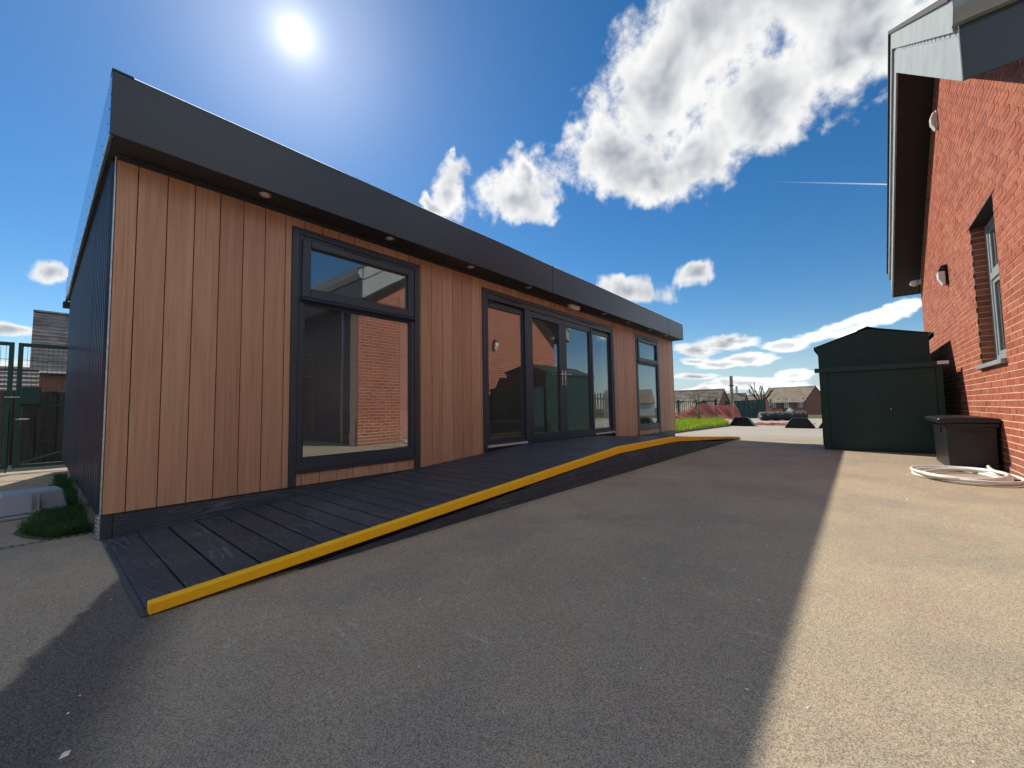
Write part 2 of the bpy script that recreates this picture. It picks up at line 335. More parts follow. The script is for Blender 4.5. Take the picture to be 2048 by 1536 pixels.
def grass_build(c1, c2):
    def f(t, b, P):
        n = t.noise(P, 3, 4, .7); n2 = t.noise(P, 40, 2); c = t.mix(t.ss(t.m('ADD', t.m('MULTIPLY', n, .6), t.m('MULTIPLY', n2, .4)), .35, .65), c1, c2)
        t.nt.links.new(c, b.inputs['Base Color'])
    return f
mat('lawn_blade', rough=.6, spec=.2, build=grass_build((.09, .20, .008), (.42, .52, .04)))
def translucent(name, amt):
    m = MATS[name]; t = NT(m.node_tree); b = m.node_tree.nodes['Principled BSDF']; o = [n for n in m.node_tree.nodes if n.type == 'OUTPUT_MATERIAL'][0]
    tr = t.n('ShaderNodeBsdfTranslucent'); m.node_tree.links.new(b.inputs['Base Color'].links[0].from_socket, tr.inputs[0])
    mx_ = t.n('ShaderNodeMixShader', i_0=amt, i_1=b.outputs[0], i_2=tr.outputs[0]); m.node_tree.links.new(mx_.outputs[0], o.inputs[0])
mat('rough_blade', rough=.6, spec=.2, build=grass_build((.03, .085, .02), (.08, .16, .045)))
translucent('lawn_blade', .5); translucent('rough_blade', .4)
mat('soil', (.07, .055, .035), .95, grain=((5, 5, 5), .4))
mat('field', rough=.95, spec=.1, build=grass_build((.055, .075, .022), (.10, .11, .04)))
mat('crate_plastic', (.46, .52, .60), .3, spec=.5)
MATS['crate_plastic'].node_tree.nodes['Principled BSDF'].inputs['Transmission Weight'].default_value = .35
mat('bark', (.075, .062, .05), .95, grain=((9, 9, 3), .3))
mat('twig', (.20, .165, .13), .9)
mat('litter', (.72, .70, .66), .8)
mat('roll_black', (.018, .018, .022), .8, grain=((40, 40, 40), .6))
mat('render_white', (.62, .60, .56), .8)

# ---------------------------------------------------------------- mesh helpers
class MB:
    def __init__(s): s.v = []; s.f = []; s.sm = set()
    def add(s, vs_, fs):
        o = len(s.v); s.v += [tuple(p) for p in vs_]; s.f += [tuple(i+o for i in q) for q in fs]
        return s
    def box(s, x0, x1, y0, y1, z0, z1):
        return s.add([(x0, y0, z0), (x1, y0, z0), (x1, y1, z0), (x0, y1, z0), (x0, y0, z1), (x1, y0, z1), (x1, y1, z1), (x0, y1, z1)],
                     [(0, 3, 2, 1), (4, 5, 6, 7), (0, 1, 5, 4), (1, 2, 6, 5), (2, 3, 7, 6), (3, 0, 4, 7)])
    def prism(s, pts, axis, a, b):
        """polygon pts (2-d) extruded along axis from a to b; axis 'x': pts=(y,z), 'y': pts=(x,z), 'z': pts=(x,y)"""
        def P(p, q): return {'x': (q, p[0], p[1]), 'y': (p[0], q, p[1]), 'z': (p[0], p[1], q)}[axis]
        n = len(pts); vs_ = [P(p, a) for p in pts]+[P(p, b) for p in pts]
        fs = [tuple(range(n)), tuple(range(2*n-1, n-1, -1))]+[(i, i+n, (i+1) % n+n, (i+1) % n) for i in range(n)]
        return s.add(vs_, fs)
    def tube(s, path, rad, seg=8, closed=False, cap=True):
        path = [Vector(p) for p in path]; n = len(path); rr = rad if isinstance(rad, (list, tuple)) else [rad]*n
        rings = []; up_ = Vector((0, 0, 1)); prev = None
        for i, p in enumerate(path):
            a = path[(i-1) % n] if closed or i else p; b = path[(i+1) % n] if closed or i < n-1 else p
            d = (b-a).normalized() if (b-a).length > 1e-9 else Vector((0, 0, 1))
            if prev is None: x = d.orthogonal().normalized()
            else: x = (prev-d*prev.dot(d)); x = x.normalized() if x.length > 1e-6 else d.orthogonal().normalized()
            prev = x; y = d.cross(x)
            rings.append([p+(x*math.cos(2*math.pi*k/seg)+y*math.sin(2*math.pi*k/seg))*rr[i] for k in range(seg)])
        vs_ = [q for rg in rings for q in rg]; fs = []
        for i in range(n if closed else n-1):
            j = (i+1) % n
            fs += [(i*seg+k, i*seg+(k+1) % seg, j*seg+(k+1) % seg, j*seg+k) for k in range(seg)]
        if cap and not closed: fs += [tuple(range(seg-1, -1, -1)), tuple((n-1)*seg+k for k in range(seg))]
        return s.add(vs_, fs)
    def lathe(s, prof, c=(0, 0, 0), seg=16, axis='z'):
        vs_ = []; fs = []
        for r, h in prof:
            for k in range(seg):
                a = 2*math.pi*k/seg; p = (r*math.cos(a), r*math.sin(a), h)
                if axis == 'y': p = (p[0], p[2], p[1])
                if axis == 'x': p = (p[2], p[0], p[1])
                vs_.append((p[0]+c[0], p[1]+c[1], p[2]+c[2]))
        for i in range(len(prof)-1):
            fs += [(i*seg+k, i*seg+(k+1) % seg, (i+1)*seg+(k+1) % seg, (i+1)*seg+k) for k in range(seg)]
        fs += [tuple(range(seg-1, -1, -1)), tuple((len(prof)-1)*seg+k for k in range(seg))]
        return s.add(vs_, fs)
    def mesh(s, name, m, bevel=0, smooth=False):
        me = bpy.data.meshes.new(name); me.from_pydata(s.v, [], s.f)
        bm = bmesh.new(); bm.from_mesh(me)
        bmesh.ops.recalc_face_normals(bm, faces=bm.faces[:])
        if bevel: bmesh.ops.bevel(bm, geom=[e for e in bm.edges if e.is_manifold and e.calc_face_angle(0) > .5], offset=bevel, segments=1, affect='EDGES', profile=.5)
        bm.to_mesh(me); bm.free()
        if smooth:
            for p in me.polygons: p.use_smooth = True
        me.materials.append(MATS[m]); return me

def base_of(o):
    while o.parent: o = o.parent
    return o.location
def put(name, me, parent=None, loc=(0, 0, 0), rot=None):
    o = bpy.data.objects.new(name, me); COL.objects.link(o); o.location = loc
    if rot: o.rotation_euler = rot
    if parent:
        o.parent = parent
        if parent.type == 'EMPTY': o.location = Vector(loc)-base_of(parent)
        else: o.location = Vector(loc)-world_loc(parent)
    return o
def world_loc(o):
    p = Vector((0, 0, 0))
    while o: p += o.location; o = o.parent
    return p
def part(name, mb, m, parent, bevel=0, smooth=False): return put(name, mb.mesh(name, m, bevel, smooth), parent)
def tag(o, label=None, cat=None, group=None, kind=None):
    for k, q in (('label', label), ('category', cat), ('group', group), ('kind', kind)):
        if q: o[k] = q
    return o
def thing(name, label, cat, loc, group=None):
    o = bpy.data.objects.new(name, None); COL.objects.link(o); o.location = loc; o.empty_display_size = .2
    return tag(o, label, cat, group)
def solo(name, mb, m, label, cat, group=None, kind=None, bevel=0, smooth=False):
    return tag(put(name, mb.mesh(name, m, bevel, smooth)), label, cat, group, kind)
def frame_mb(x0, x1, z0, z1, t, y0, y1, tb=None, tt=None):
    tb = t if tb is None else tb; tt = t if tt is None else tt
    return MB().box(x0, x0+t, y0, y1, z0, z1).box(x1-t, x1, y0, y1, z0, z1).box(x0+t, x1-t, y0, y1, z0, z0+tb).box(x0+t, x1-t, y0, y1, z1-tt, z1)

# ================================================================ THE SETTING
def ground_z(x, y):
    r = max(0.0, math.hypot(x-8, y)-30); return -min(4.0, r*.05)
mb = MB(); rings = [0, 8, 16, 24, 30, 36, 44, 56, 75, 100, 130, 180, 300, 600, 1200]; NS = 48
for i, r in enumerate(rings):
    for k in range(NS):
        a = 2*math.pi*k/NS; x, y = 8+r*math.cos(a), r*math.sin(a); mb.v.append((x, y, ground_z(x, y)-.02))
for i in range(1, len(rings)-1):
    mb.f += [(i*NS+k, i*NS+(k+1) % NS, (i+1)*NS+(k+1) % NS, (i+1)*NS+k) for k in range(NS)]
mb.f.append(tuple(NS+k for k in range(NS)))
tag(part('ground', mb, 'field', None), kind='structure')
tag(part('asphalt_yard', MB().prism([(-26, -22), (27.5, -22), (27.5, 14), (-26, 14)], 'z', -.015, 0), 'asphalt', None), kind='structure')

# ================================================================ THE CABIN
CAB = thing('modular_classroom', 'flat-roofed cabin with brown plank cladding and dark grey fascia', 'cabin', (5.5, 2.7, 0))
ZB, ZT, XE, YB = .168, 2.585, 10.96, 5.38
# planks: every board of the front is a part
pitch, first = .1622, .112
seams = [0.0]+[first+pitch*k for k in range(200) if first+pitch*k < XE-.03]+[XE]
OPEN = [(1.138, 2.527, 2.497, .272), (3.555, 7.405, 2.470, -1), (8.525, 9.90, 2.49, .275)]   # x0, x1, head, top of the boards under it
def cuts(a, b):
    out = []; x = a
    for o0, o1, hd, sill in OPEN:
        if b <= o0 or a >= o1: continue
        if a < o0: out.append((a, o0, ZB, ZT))
        lo, hi = max(a, o0), min(b, o1)
        out.append((lo, hi, hd, ZT))
        if sill > 0:
            l2, h2 = max(lo, o0+.062), min(hi, o1-.072)
            if h2-l2 > .01: out.append((l2, h2, ZB, sill))
        x = hi
        if b > o1: out.append((o1, b, ZB, ZT))
        return out
    return [(a, b, ZB, ZT)]
cache = {}
for a, b in zip(seams[:-1], seams[1:]):
    for x0, x1, z0, z1 in cuts(a, b):
        if x1-x0 < .012: continue
        g0 = .0025 if abs(x0-a) < 1e-6 else .001; g1 = .0025 if abs(x1-b) < 1e-6 else .001
        wd, ht = round(x1-x0-g0-g1, 4), round(z1-z0, 4)
        if (wd, ht) not in cache: cache[wd, ht] = MB().box(0, wd, 0, .022, 0, ht).mesh('plank', 'clad_board', .0022)
        put('plank', cache[wd, ht], CAB, (x0+g0, 0, z0))
# structure behind the planks (dark battens/membrane), with the openings left free
mb = MB(); xs = [0.003, OPEN[0][0]+.02, OPEN[0][1]-.02, OPEN[1][0]+.02, OPEN[1][1]-.02, OPEN[2][0]+.02, OPEN[2][1]-.02, XE-.003]
for i in range(0, 8, 2): mb.box(xs[i], xs[i+1], .0225, .14, .16, 2.6)
for i, (o0, o1, hd, sl_) in enumerate(OPEN):
    mb.box(o0+.02, o1-.02, .0225, .14, hd-.02, 2.6)
    mb.box(o0+.02, o1-.02, .0225, .14, .16, .30)
part('wall_core', mb, 'soffit_grey', CAB)
part('end_wall', MB().box(XE-.10, XE, .0225, YB, .16, 2.6), 'side_metal', CAB)
part('back_wall', MB().box(.02, XE-.10, YB-.12, YB, .16, 2.6), 'side_metal', CAB)
# profiled steel sheets on the left end
prof = []; y = .024
rib = [(0, 0), (.030, 0), (.038, .026), (.052, .026), (.060, 0), (.090, 0), (.096, .014), (.106, .014), (.112, 0)]
N_SHEET = 5; sw = (YB-.03)/N_SHEET
for k in range(N_SHEET):
    y0 = .026+k*sw; y1 = y0+sw-.004; pts = []; yy = y0
    while yy < y1-.13:
        pts += [(yy+a, -d) for a, d in rib]; yy += .128
    pts.append((y1, 0.0)); mb = MB(); n = len(pts)
    vs_ = [(0.0+d, yv, .17) for yv, d in pts]+[(0.0+d, yv, 2.60) for yv, d in pts]
    vs_ += [(.02, y0, .17), (.02, y1, .17), (.02, y0, 2.6), (.02, y1, 2.6)]
    mb.add(vs_, [(i, i+1, n+i+1, n+i) for i in range(n-1)]+[(2*n, 2*n+1, 2*n+3, 2*n+2), (n-1, 2*n+1, 2*n+3, 2*n-1), (0, n, 2*n+2, 2*n)])
    part('steel_sheet', mb, 'side_metal', CAB)
part('end_wall_core', MB().box(.021, .10, .03, YB-.12, .16, 2.6), 'soffit_grey', CAB)
part('corner_trim', MB().box(-.009, -.001, .0, .024, ZB, 2.6), 'galvanised', CAB, .002)
part('corner_trim', MB().box(-.020, -.001, YB-.02, YB+.004, ZB, 2.6), 'side_metal', CAB, .002)
part('corner_trim', MB().box(XE+.001, XE+.018, -.002, .05, ZB, 2.6), 'frame_grey', CAB, .002)
# plinth
part('plinth_board', MB().box(.055, 5.4, .012, .036, .004, ZB-.004), 'plinth_board', CAB, .003)
part('plinth_board', MB().box(5.404, XE-.01, .012, .036, .004, ZB-.004), 'plinth_board', CAB, .003)
part('plinth_post', MB().box(.0, .052, .006, .10, .0, ZB-.003), 'frame_grey', CAB, .003)
for yy in (.03, 1.62, 3.6):
    mb = MB().box(-.012, -.002, yy, yy+.07, .01, .165)
    for k in range(6): mb.box(-.022, -.012, yy+.005+(k % 2)*.008, yy+.058, .02+k*.024, .032+k*.024)
    part('steel_foot', mb, 'galvanised', CAB)
# roof edge
F0, F1, FY, FZ0, FZ1 = -.06, 11.03, -.282, 2.60, 3.022
for a, b in ((F0, 4.845), (4.853, 9.935), (9.941, F1)):
    part('fascia_panel', MB().box(a, b, FY, FY+.02, FZ0, FZ1), 'fascia_grey', CAB, .003)
part('joint_cover', MB().box(4.835, 4.866, FY-.004, FY-.0005, FZ0-.002, FZ1+.012), 'fascia_grey', CAB, .001)
part('joint_cover', MB().box(9.93, 9.946, FY-.003, FY-.0005, FZ0, FZ1), 'fascia_grey', CAB, .001)
part('corner_cap', MB().box(F0-.004, F0+.10, FY-.004, FY+.1, FZ1+.001, FZ1+.013), 'fascia_grey', CAB, .002)
part('roof_trim', MB().box(F0+.101, F1, FY-.003, FY+.06, FZ1+.001, FZ1+.006), 'side_fascia', CAB)
part('side_fascia_panel', MB().box(F0-.002, F0+.018, FY+.021, YB-.35, FZ0, FZ1), 'side_fascia', CAB, .003)
part('side_fascia_panel', MB().box(F0-.008, F0+.018, YB-.345, YB+.12, FZ0-.01, FZ1-.14), 'side_fascia', CAB, .003)
part('side_fascia_panel', MB().box(F1-.02, F1+.002, FY+.021, YB+.1, FZ0, FZ1), 'fascia_grey', CAB, .003)
mb = MB()
for k in range(17):
    yy = -.24+k*.345
    for z in (2.625, 2.74) if k < 16 else (2.625,): mb.lathe([(.0065, 0), (.0065, -.0012), (.003, -.002)], (F0-.0025 if yy < YB-.36 else F0-.0085, yy+(.12 if z > 2.7 else 0), z), 8, 'x')
mb.lathe([(.0065, 0), (.0065, -.0012), (.003, -.002)], (F0-.0025, -.255, 2.87), 8, 'x'); mb.lathe([(.0065, 0), (.0065, -.0012), (.003, -.002)], (F0-.0025, -.20, 2.80), 8, 'x')
part('rivet_row', mb, 'black_rivet', CAB)
part('soffit', MB().box(F0+.019, F1-.021, FY+.021, YB+.1, 2.602, 2.615), 'soffit_grey', CAB)
part('soffit_trim', MB().box(.0, XE, -.022, -.0015, 2.574, 2.601), 'frame_grey', CAB, .004)
part('soffit_trim', MB().box(.0, XE, -.045, -.0225, 2.590, 2.601), 'frame_grey', CAB, .003)
part('roof_deck', MB().box(F0+.02, F1-.022, FY+.022, YB+.09, 2.90, 2.96), 'roof_tile_dark', CAB)
part('rear_gutter', MB().box(F0-.03, F1, YB+.121, YB+.22, 2.50, 2.60), 'soffit_grey', CAB, .01)
for x in (.856, 2.016, 3.174, 4.353, 6.69, 7.764, 8.943, 9.984):
    d = part('downlight', MB().lathe([(.047, 0), (.047, -.004), (.040, -.007), (.030, -.003), (.030, .0)], (x, -.187, 2.6018), 20), 'silver', CAB, smooth=True)
    part('lens', MB().lathe([(.029, 0), (.027, -.004), (.012, -.006)], (x, -.187, 2.6005), 16), 'lamp_lens', d)
part('light_sensor', MB().lathe([(.026, 0), (.026, -.006), (.018, -.014), (.008, -.018)], (2.70, -.215, 2.6018), 16), 'black_rivet', CAB, smooth=True)
# emergency bulkhead lamp over the doors
LMP = thing('emergency_lamp', 'white oval bulkhead lamp under the soffit above the glass doors', 'lamp', (5.74, -.10, 2.54))
part('base', MB().box(5.585, 5.895, -.145, -.06, 2.575, 2.6015), 'white_plastic', LMP, .008)
part('diffuser', MB().prism([(5.59, 2.574), (5.89, 2.574), (5.88, 2.545), (5.84, 2.525), (5.64, 2.525), (5.60, 2.545)], 'y', -.142, -.063), 'lamp_lens', LMP, .008)

def window(x0, x1, hd, name, vent):
    """two-light casement: top-hung sash over a fixed pane, in a flat trim"""
    part('window_trim', MB().box(x0, x0+.06, -.012, .02, ZB-.002, hd).box(x1-.07, x1, -.012, .02, ZB-.002, hd).box(x0+.06, x1-.07, -.012, .02, hd-.062, hd).box(x0+.06, x1-.07, -.012, .02, .274, .298), 'frame_grey', CAB, .002)
    a, b = x0+.061, x1-.071
    wf = part('window', frame_mb(a, b, .299, hd-.063, .045, -.006, .075, .10, .035).box(a+.045, b-.045, -.006, .075, 1.812, 1.905), 'frame_grey', CAB, .004)
    part('pane', MB().box(a+.044, b-.044, .020, .026, .398, 1.813), 'pane_glass', wf)
    part('glazing_bead', frame_mb(a+.0455, b-.0455, .3995, 1.8115, .016, .004, .019), 'frame_grey', wf, .003)
    sa = part('sash', frame_mb(a+.022, b-.022, 1.862, hd-.10, .075, -.030, -.0065, .085, .065), 'frame_grey', wf, .006)
    part('pane', MB().box(a+.09, b-.09, .006, .012, 1.93, hd-.15), 'pane_glass', sa)
    part('drip_rail', MB().prism([(-.05, 1.835), (-.030, 1.861), (-.0065, 1.861), (-.0065, 1.82)], 'x', a+.01, b-.01), 'frame_grey', wf, .002)
    part('trickle_vent', MB().box((a+b)/2-.20, (a+b)/2+.20, -.020, -.0065, hd-.096, hd-.072), 'soffit_grey', wf, .003)
    # inner reveal and sill board
    part('inner_reveal', MB().box(b-.02, b-.006, .0755, .24, .30, hd-.08).box(a+.006, a+.02, .0755, .24, .30, hd-.08), 'white_paint', CAB)
    part('sill_board', MB().box(a+.021, b-.021, .0755, .26, .372, .396), 'white_paint', CAB, .004)
window(1.138, 2.527, 2.497, 'window', 1); window(8.525, 9.90, 2.49, 'window', 1)

# glazed doors: two outer sidelights, a pair of leaves between
part('door_trim', MB().box(3.555, 3.615, -.014, .02, .10, 2.470).box(7.345, 7.405, -.014, .02, .10, 2.470).box(3.615, 7.345, -.014, .02, 2.412, 2.470), 'frame_grey', CAB, .002)
DF = part('door_frame', MB().box(3.616, 3.665, -.008, .085, .332, 2.411).box(7.295, 7.344, -.008, .085, .332, 2.411).box(3.665, 7.295, -.008, .085, 2.33, 2.411)
          .box(4.475, 4.625, -.008, .085, .36, 2.33).box(6.49, 6.545, -.008, .085, .36, 2.33).box(3.665, 7.295, -.008, .085, .332, .36), 'frame_grey', CAB, .004)
for a, b, dy in ((3.666, 4.474, .022), (6.546, 7.294, .022)):
    l = part('sidelight', frame_mb(a, b, .361, 2.29 if dy else 2.329, .034, dy, .075, .055, .06).box(a, b, dy+.02, .08, 2.291, 2.329), 'frame_grey', CAB, .004)
    part('pane', MB().box(a+.033, b-.033, .040, .046, .415, 2.231), 'pane_glass', l)
for s, (a, b) in ((1, (4.626, 5.530)), (-1, (5.534, 6.489))):
    l = part('door_leaf', frame_mb(a, b, .361, 2.329, .05 if s > 0 else .05, .004, .07, .07, .09).box(b-.118 if s > 0 else a+.0505, b-.0505 if s > 0 else a+.105, .004, .07, .4315, 2.2385), 'frame_grey', CAB, .004)
    pa, pb = (a+.049, b-.117) if s > 0 else (a+.104, b-.049)
    part('pane', MB().box(pa, pb, .030, .036, .43, 2.24), 'pane_glass', l)
    hx = 5.532-s*.045
    h = part('handle', MB().box(hx-.014, hx+.014, -.006, .0035, 1.20, 1.46), 'silver', l, .004)
    part('lever', MB().tube([(hx, -.004, 1.385), (hx, -.045, 1.385), (hx-s*.02, -.055, 1.385), (hx-s*.125, -.055, 1.380)], .0095, 10), 'chrome', h, smooth=True)
    part('lock_cylinder', MB().lathe([(.011, 0), (.011, -.008)], (hx, -.0062, 1.27), 10, 'y'), 'chrome', h)
    # mirrored handle inside
    part('inner_lever', MB().tube([(hx, .07, 1.385), (hx, .115, 1.385), (hx-s*.02, .125, 1.385), (hx-s*.125, .125, 1.380)], .0095, 10), 'chrome', h, smooth=True)
part('threshold', MB().box(3.62, 4.47, -.030, .0035, .300, .3305), 'threshold', CAB, .004)
part('threshold', MB().box(4.475, 6.54, -.026, .0035, .300, .326), 'frame_grey', CAB, .004)
part('threshold', MB().box(6.545, 7.34, -.030, .0035, .300, .3305), 'threshold', CAB, .004)
part('door_closer', MB().box(3.69, 3.79, .005, .021, 2.295, 2.328), 'black_rivet', CAB, .004)
for xv in (4.15, 6.35): part('trickle_vent', MB().box(xv-.24, xv+.24, -.020, -.0085, 2.385, 2.409), 'soffit_grey', CAB, .003)
part('door_reveal', MB().box(7.30, 7.344, .0855, .22, .34, 2.35).box(3.616, 3.66, .0855, .22, .34, 2.35), 'white_paint', CAB)
# inside
part('interior_floor', MB().box(.102, XE-.102, .1405, YB-.122, .30, .331), 'floor_vinyl', CAB)
part('interior_ceiling', MB().box(.102, XE-.102, .1405, YB-.122, 2.45, 2.48), 'ceiling_white', CAB)
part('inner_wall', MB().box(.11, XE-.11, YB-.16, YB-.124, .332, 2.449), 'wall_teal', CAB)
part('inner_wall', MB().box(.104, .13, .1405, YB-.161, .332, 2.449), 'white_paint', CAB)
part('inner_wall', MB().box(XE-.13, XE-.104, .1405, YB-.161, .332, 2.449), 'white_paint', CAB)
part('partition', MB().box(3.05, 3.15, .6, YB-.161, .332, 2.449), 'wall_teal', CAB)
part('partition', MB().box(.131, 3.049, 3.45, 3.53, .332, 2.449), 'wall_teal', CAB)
part('skirting', MB().box(.131, 3.03, 3.432, 3.449, .332, .45), 'white_paint', CAB)
part('skirting', MB().box(3.031, 3.049, .6, 3.431, .332, .45), 'white_paint', CAB)
part('skirting', MB().box(.131, 3.049, YB-.178, YB-.161, .332, .45).box(3.151, XE-.131, YB-.178, YB-.161, .332, .45), 'white_paint', CAB)
part('wall_socket', MB().box(6.2, 6.345, YB-.172, YB-.161, .72, .80), 'white_plastic', CAB, .004)
CB = thing('cupboard', 'pale oak cupboard standing inside behind the large left window', 'cupboard', (2.3, 3.2, .332))
part('carcass', MB().box(1.86, 2.66, 3.0, 3.43, .334, 1.14), 'oak', CB, .006)
for a in (1.875, 2.27): part('door', MB().box(a, a+.375, 2.982, 2.999, .38, 1.11), 'oak', CB, .003)
for a in (2.20, 2.33): part('knob', MB().lathe([(.008, 0), (.008, -.015), (.02, -.022), (.02, -.032)], (a, 2.981, .98), 12, 'y'), 'black_rivet', CB)
b_ = thing('bottle', 'small white bottle standing on the oak cupboard indoors', 'bottle', (2.54, 3.2, 1.141))
part('body', MB().lathe([(.032, 1.141), (.034, 1.16), (.034, 1.25), (.012, 1.285), (.012, 1.31)], (2.54, 3.2, 0), 14), 'bottle_white', b_, smooth=True)
part('cap', MB().lathe([(.014, 1.3105), (.014, 1.332)], (2.54, 3.2, 0), 12), 'black_rivet', b_)
pc = thing('framed_picture', 'framed photo print hanging inside behind the large left window', 'picture', (2.5, 3.43, 1.4))
part('frame', frame_mb(2.10, 2.84, 1.42, 1.82, .025, 3.425, 3.447), 'white_paint', pc, .003)
part('print', MB().box(2.126, 2.814, 3.433, 3.442, 1.446, 1.794), 'picture', pc)

# ================================================================ THE RAMP
RAMP = thing('access_ramp', 'long charcoal boarded ramp and landing edged in yellow along the cabin', 'ramp', (5.4, -.8, 0))
def deck_z(x):
    if x < 4.35: return .010+.0655*x
    if x < 6.30: return .295
    return max(.008, .295-(x-6.30)*.0622)
brd = {}
n_b = int((10.90-.025)/.155)
for k in range(n_b):
    x0 = .025+.155*k; z0 = deck_z(x0); z1 = deck_z(x0+.149); ang = -math.atan2(z1-z0, .149)
    th = .022 if min(z0, z1) > .03 else max(.006, min(z0, z1)-.002)
    key = round(th, 3)
    if key not in brd: brd[key] = MB().box(0, .1435, -1.505, -.018, -th, 0).mesh('deck_board', 'deck_board', .0025)
    put('deck_board', brd[key], RAMP, (x0, 0, z0), (0, ang, 0))
def strip(xs_, y0, y1, lo, hi):
    mb = MB(); n = len(xs_)
    for x in xs_:
        a, b = lo(x), hi(x); mb.v += [(x, y0, a), (x, y1, a), (x, y1, b), (x, y0, b)]
    for i in range(n-1):
        o, p = i*4, i*4+4; mb.f += [(o, p, p+1, o+1), (o+1, p+1, p+2, o+2), (o+2, p+2, p+3, o+3), (o+3, p+3, p, o)]
    mb.f += [(0, 1, 2, 3), (n*4-4, n*4-1, n*4-2, n*4-3)]; return mb
for a, b in ((.025, 4.35), (4.352, 6.30), (6.302, 10.9)):
    part('yellow_nosing', strip([a, b], -1.556, -1.506, lambda x: max(.002, deck_z(x)-.042), lambda x: deck_z(x)+.037), 'yellow_grit', RAMP, .004)
def skirt_top(x): return max(.003, deck_z(x)-.045)
for a, b in ((.62, 2.45), (2.453, 4.35), (4.353, 6.30), (6.303, 8.1), (8.103, 10.15)):
    part('skirt_board', strip([a, b], -1.545, -1.525, lambda x: .001, lambda x: min(.118, skirt_top(x))), 'plinth_board', RAMP)
for a, b in ((2.50, 4.35), (4.353, 6.30), (6.303, 8.35)):
    part('skirt_board', strip([a, b], -1.543, -1.525, lambda x: .121, lambda x: max(.122, skirt_top(x))), 'plinth_board', RAMP)
part('subframe', strip([.3, 4.35, 6.3, 10.2], -1.50, -.05, lambda x: .0, lambda x: max(.001, deck_z(x)-.055)), 'black_rivet', RAMP)
part('edge_board', MB().box(.003, .023, -1.556, -.018, .0, .012), 'plinth_board', RAMP, .002)

# ================================================================ THE BRICK BUILDING
WY = -5.02; VY = -4.558; RX = 8.725; EZ = 3.357; EX0, EX1 = 4.382, 13.07; SL = .668
def verge_z(x): return EZ+SL*(min(x, 2*RX-x)-EX0)
BB = thing('brick_building', 'red brick gabled building with pale grey verge boards on the right', 'building', (10, -8, 0))
X0, X1 = 4.55, 12.71; WX0, WX1, WZ0, WZ1 = 6.355, 7.53, 1.275, 3.075
def top_z(x): return verge_z(x)+.02
mb = MB(); ym, yb = WY-.0032, WY-.35
mb.prism([(X0, 0), (WX0, 0), (WX0, top_z(WX0)), (X0, top_z(X0))], 'y', ym, yb)
mb.prism([(WX0, 0), (WX1, 0), (WX1, WZ0-.04), (WX0, WZ0-.04)], 'y', ym, yb)
mb.prism([(WX0, WZ1), (WX1, WZ1), (WX1, top_z(WX1)), (WX0, top_z(WX0))], 'y', ym, yb)
mb.prism([(WX1, 0), (X1, 0), (X1, top_z(X1)), (RX, top_z(RX)), (WX1, top_z(WX1))], 'y', ym, yb)
part('mortar_wall', mb, 'mortar', BB)
bricks = []
row = 0; z = 0.0
while z < top_z(RX):
    off = -PX/2 if row % 2 else 0.0
    k = int(X0/PX)-1
    while k*PX+off < X1:
        a, b = k*PX+off, (k+1)*PX+off; k += 1
        segs = [(max(a, X0), min(b, X1))]
        if z+PZ > WZ0+.01 and z+.002 < WZ1:
            segs = [s for s0, s1 in segs for s in ((s0, min(s1, WX0)), (max(s0, WX1), s1))]
        for s0, s1 in segs:
            if s1-s0 < .03: continue
            if z+PZ > top_z(s0 if (s0+s1)/2 < RX else s1)+.05: continue
            j0 = .0055 if s0 > X0+.001 and abs(s0-WX1) > 1e-6 else 0; j1 = .0055 if s1 < X1-.001 and abs(s1-WX0) > 1e-6 else 0
            bricks.append((s0+j0, s1-j1, z+.0055, z+PZ-.0055))
    z += PZ; row += 1
def proj(p):
    v = Vector(p)-CAM_POS; d = v.dot(fw)
    return (v.dot(rt2)/d*.7914+.5, .5+v.dot(up2)/d*.7914/.75, d) if d > .1 else (9, 9, 0)
def size_in_view(q):
    u, v, d = proj(((q[0]+q[1])/2, WY, (q[2]+q[3])/2))
    if not (0 <= u <= 1.0 and 0 <= v <= 1.0): return 0
    if q[1] > 7.2 and q[2] < .66 or q[1] > 8.6 and q[2] < 1.3: return 0      # behind the box and the sheds
    a = proj((q[0], WY, q[2])); b = proj((q[1], WY, q[3])); return abs(a[0]-b[0])*abs(proj((q[0], WY, q[3]))[1]-a[1])
order = sorted(range(len(bricks)), key=lambda i: -size_in_view(bricks[i])); single = set(order[:290])
bm_cache = {}; rest = MB(); rr = random.Random(3)
for i, (a, b, c, d) in enumerate(bricks):
    pr = rr.uniform(-.0015, .0015)
    if i in single:
        key = (round(b-a, 3), round(d-c, 3))
        if key not in bm_cache: bm_cache[key] = MB().box(0, b-a, -.10, 0, 0, d-c).mesh('brick', 'brick', .003)
        put('brick', bm_cache[key], BB, (a, WY+pr, c))
    else:
        y1 = WY+pr; rest.add([(a, y1, c), (b, y1, c), (b, y1, d), (a, y1, d), (a, y1-.02, c), (b, y1-.02, c), (b, y1-.02, d), (a, y1-.02, d)],
                             [(0, 1, 2, 3), (0, 4, 5, 1), (1, 5, 6, 2), (2, 6, 7, 3), (3, 7, 4, 0)])
tag(part('brickwork', rest, 'brick', BB), kind='stuff')
jb = MB(); zz = WZ0-.03; 
while zz < WZ1-.02:
    jb.box(WX1-.003, WX1+.05, WY-.125, WY-.012, math.floor(zz/PZ)*PZ+PZ+.0055, math.floor(zz/PZ)*PZ+2*PZ-.0055); zz += PZ
part('jamb_brickwork', jb, 'brick', BB)['kind'] = 'stuff'
part('lintel', MB().box(WX0-.1, WX1+.1, WY-.21, WY+.006, WZ1-.012, WZ1-.001), 'soffit_grey', BB)
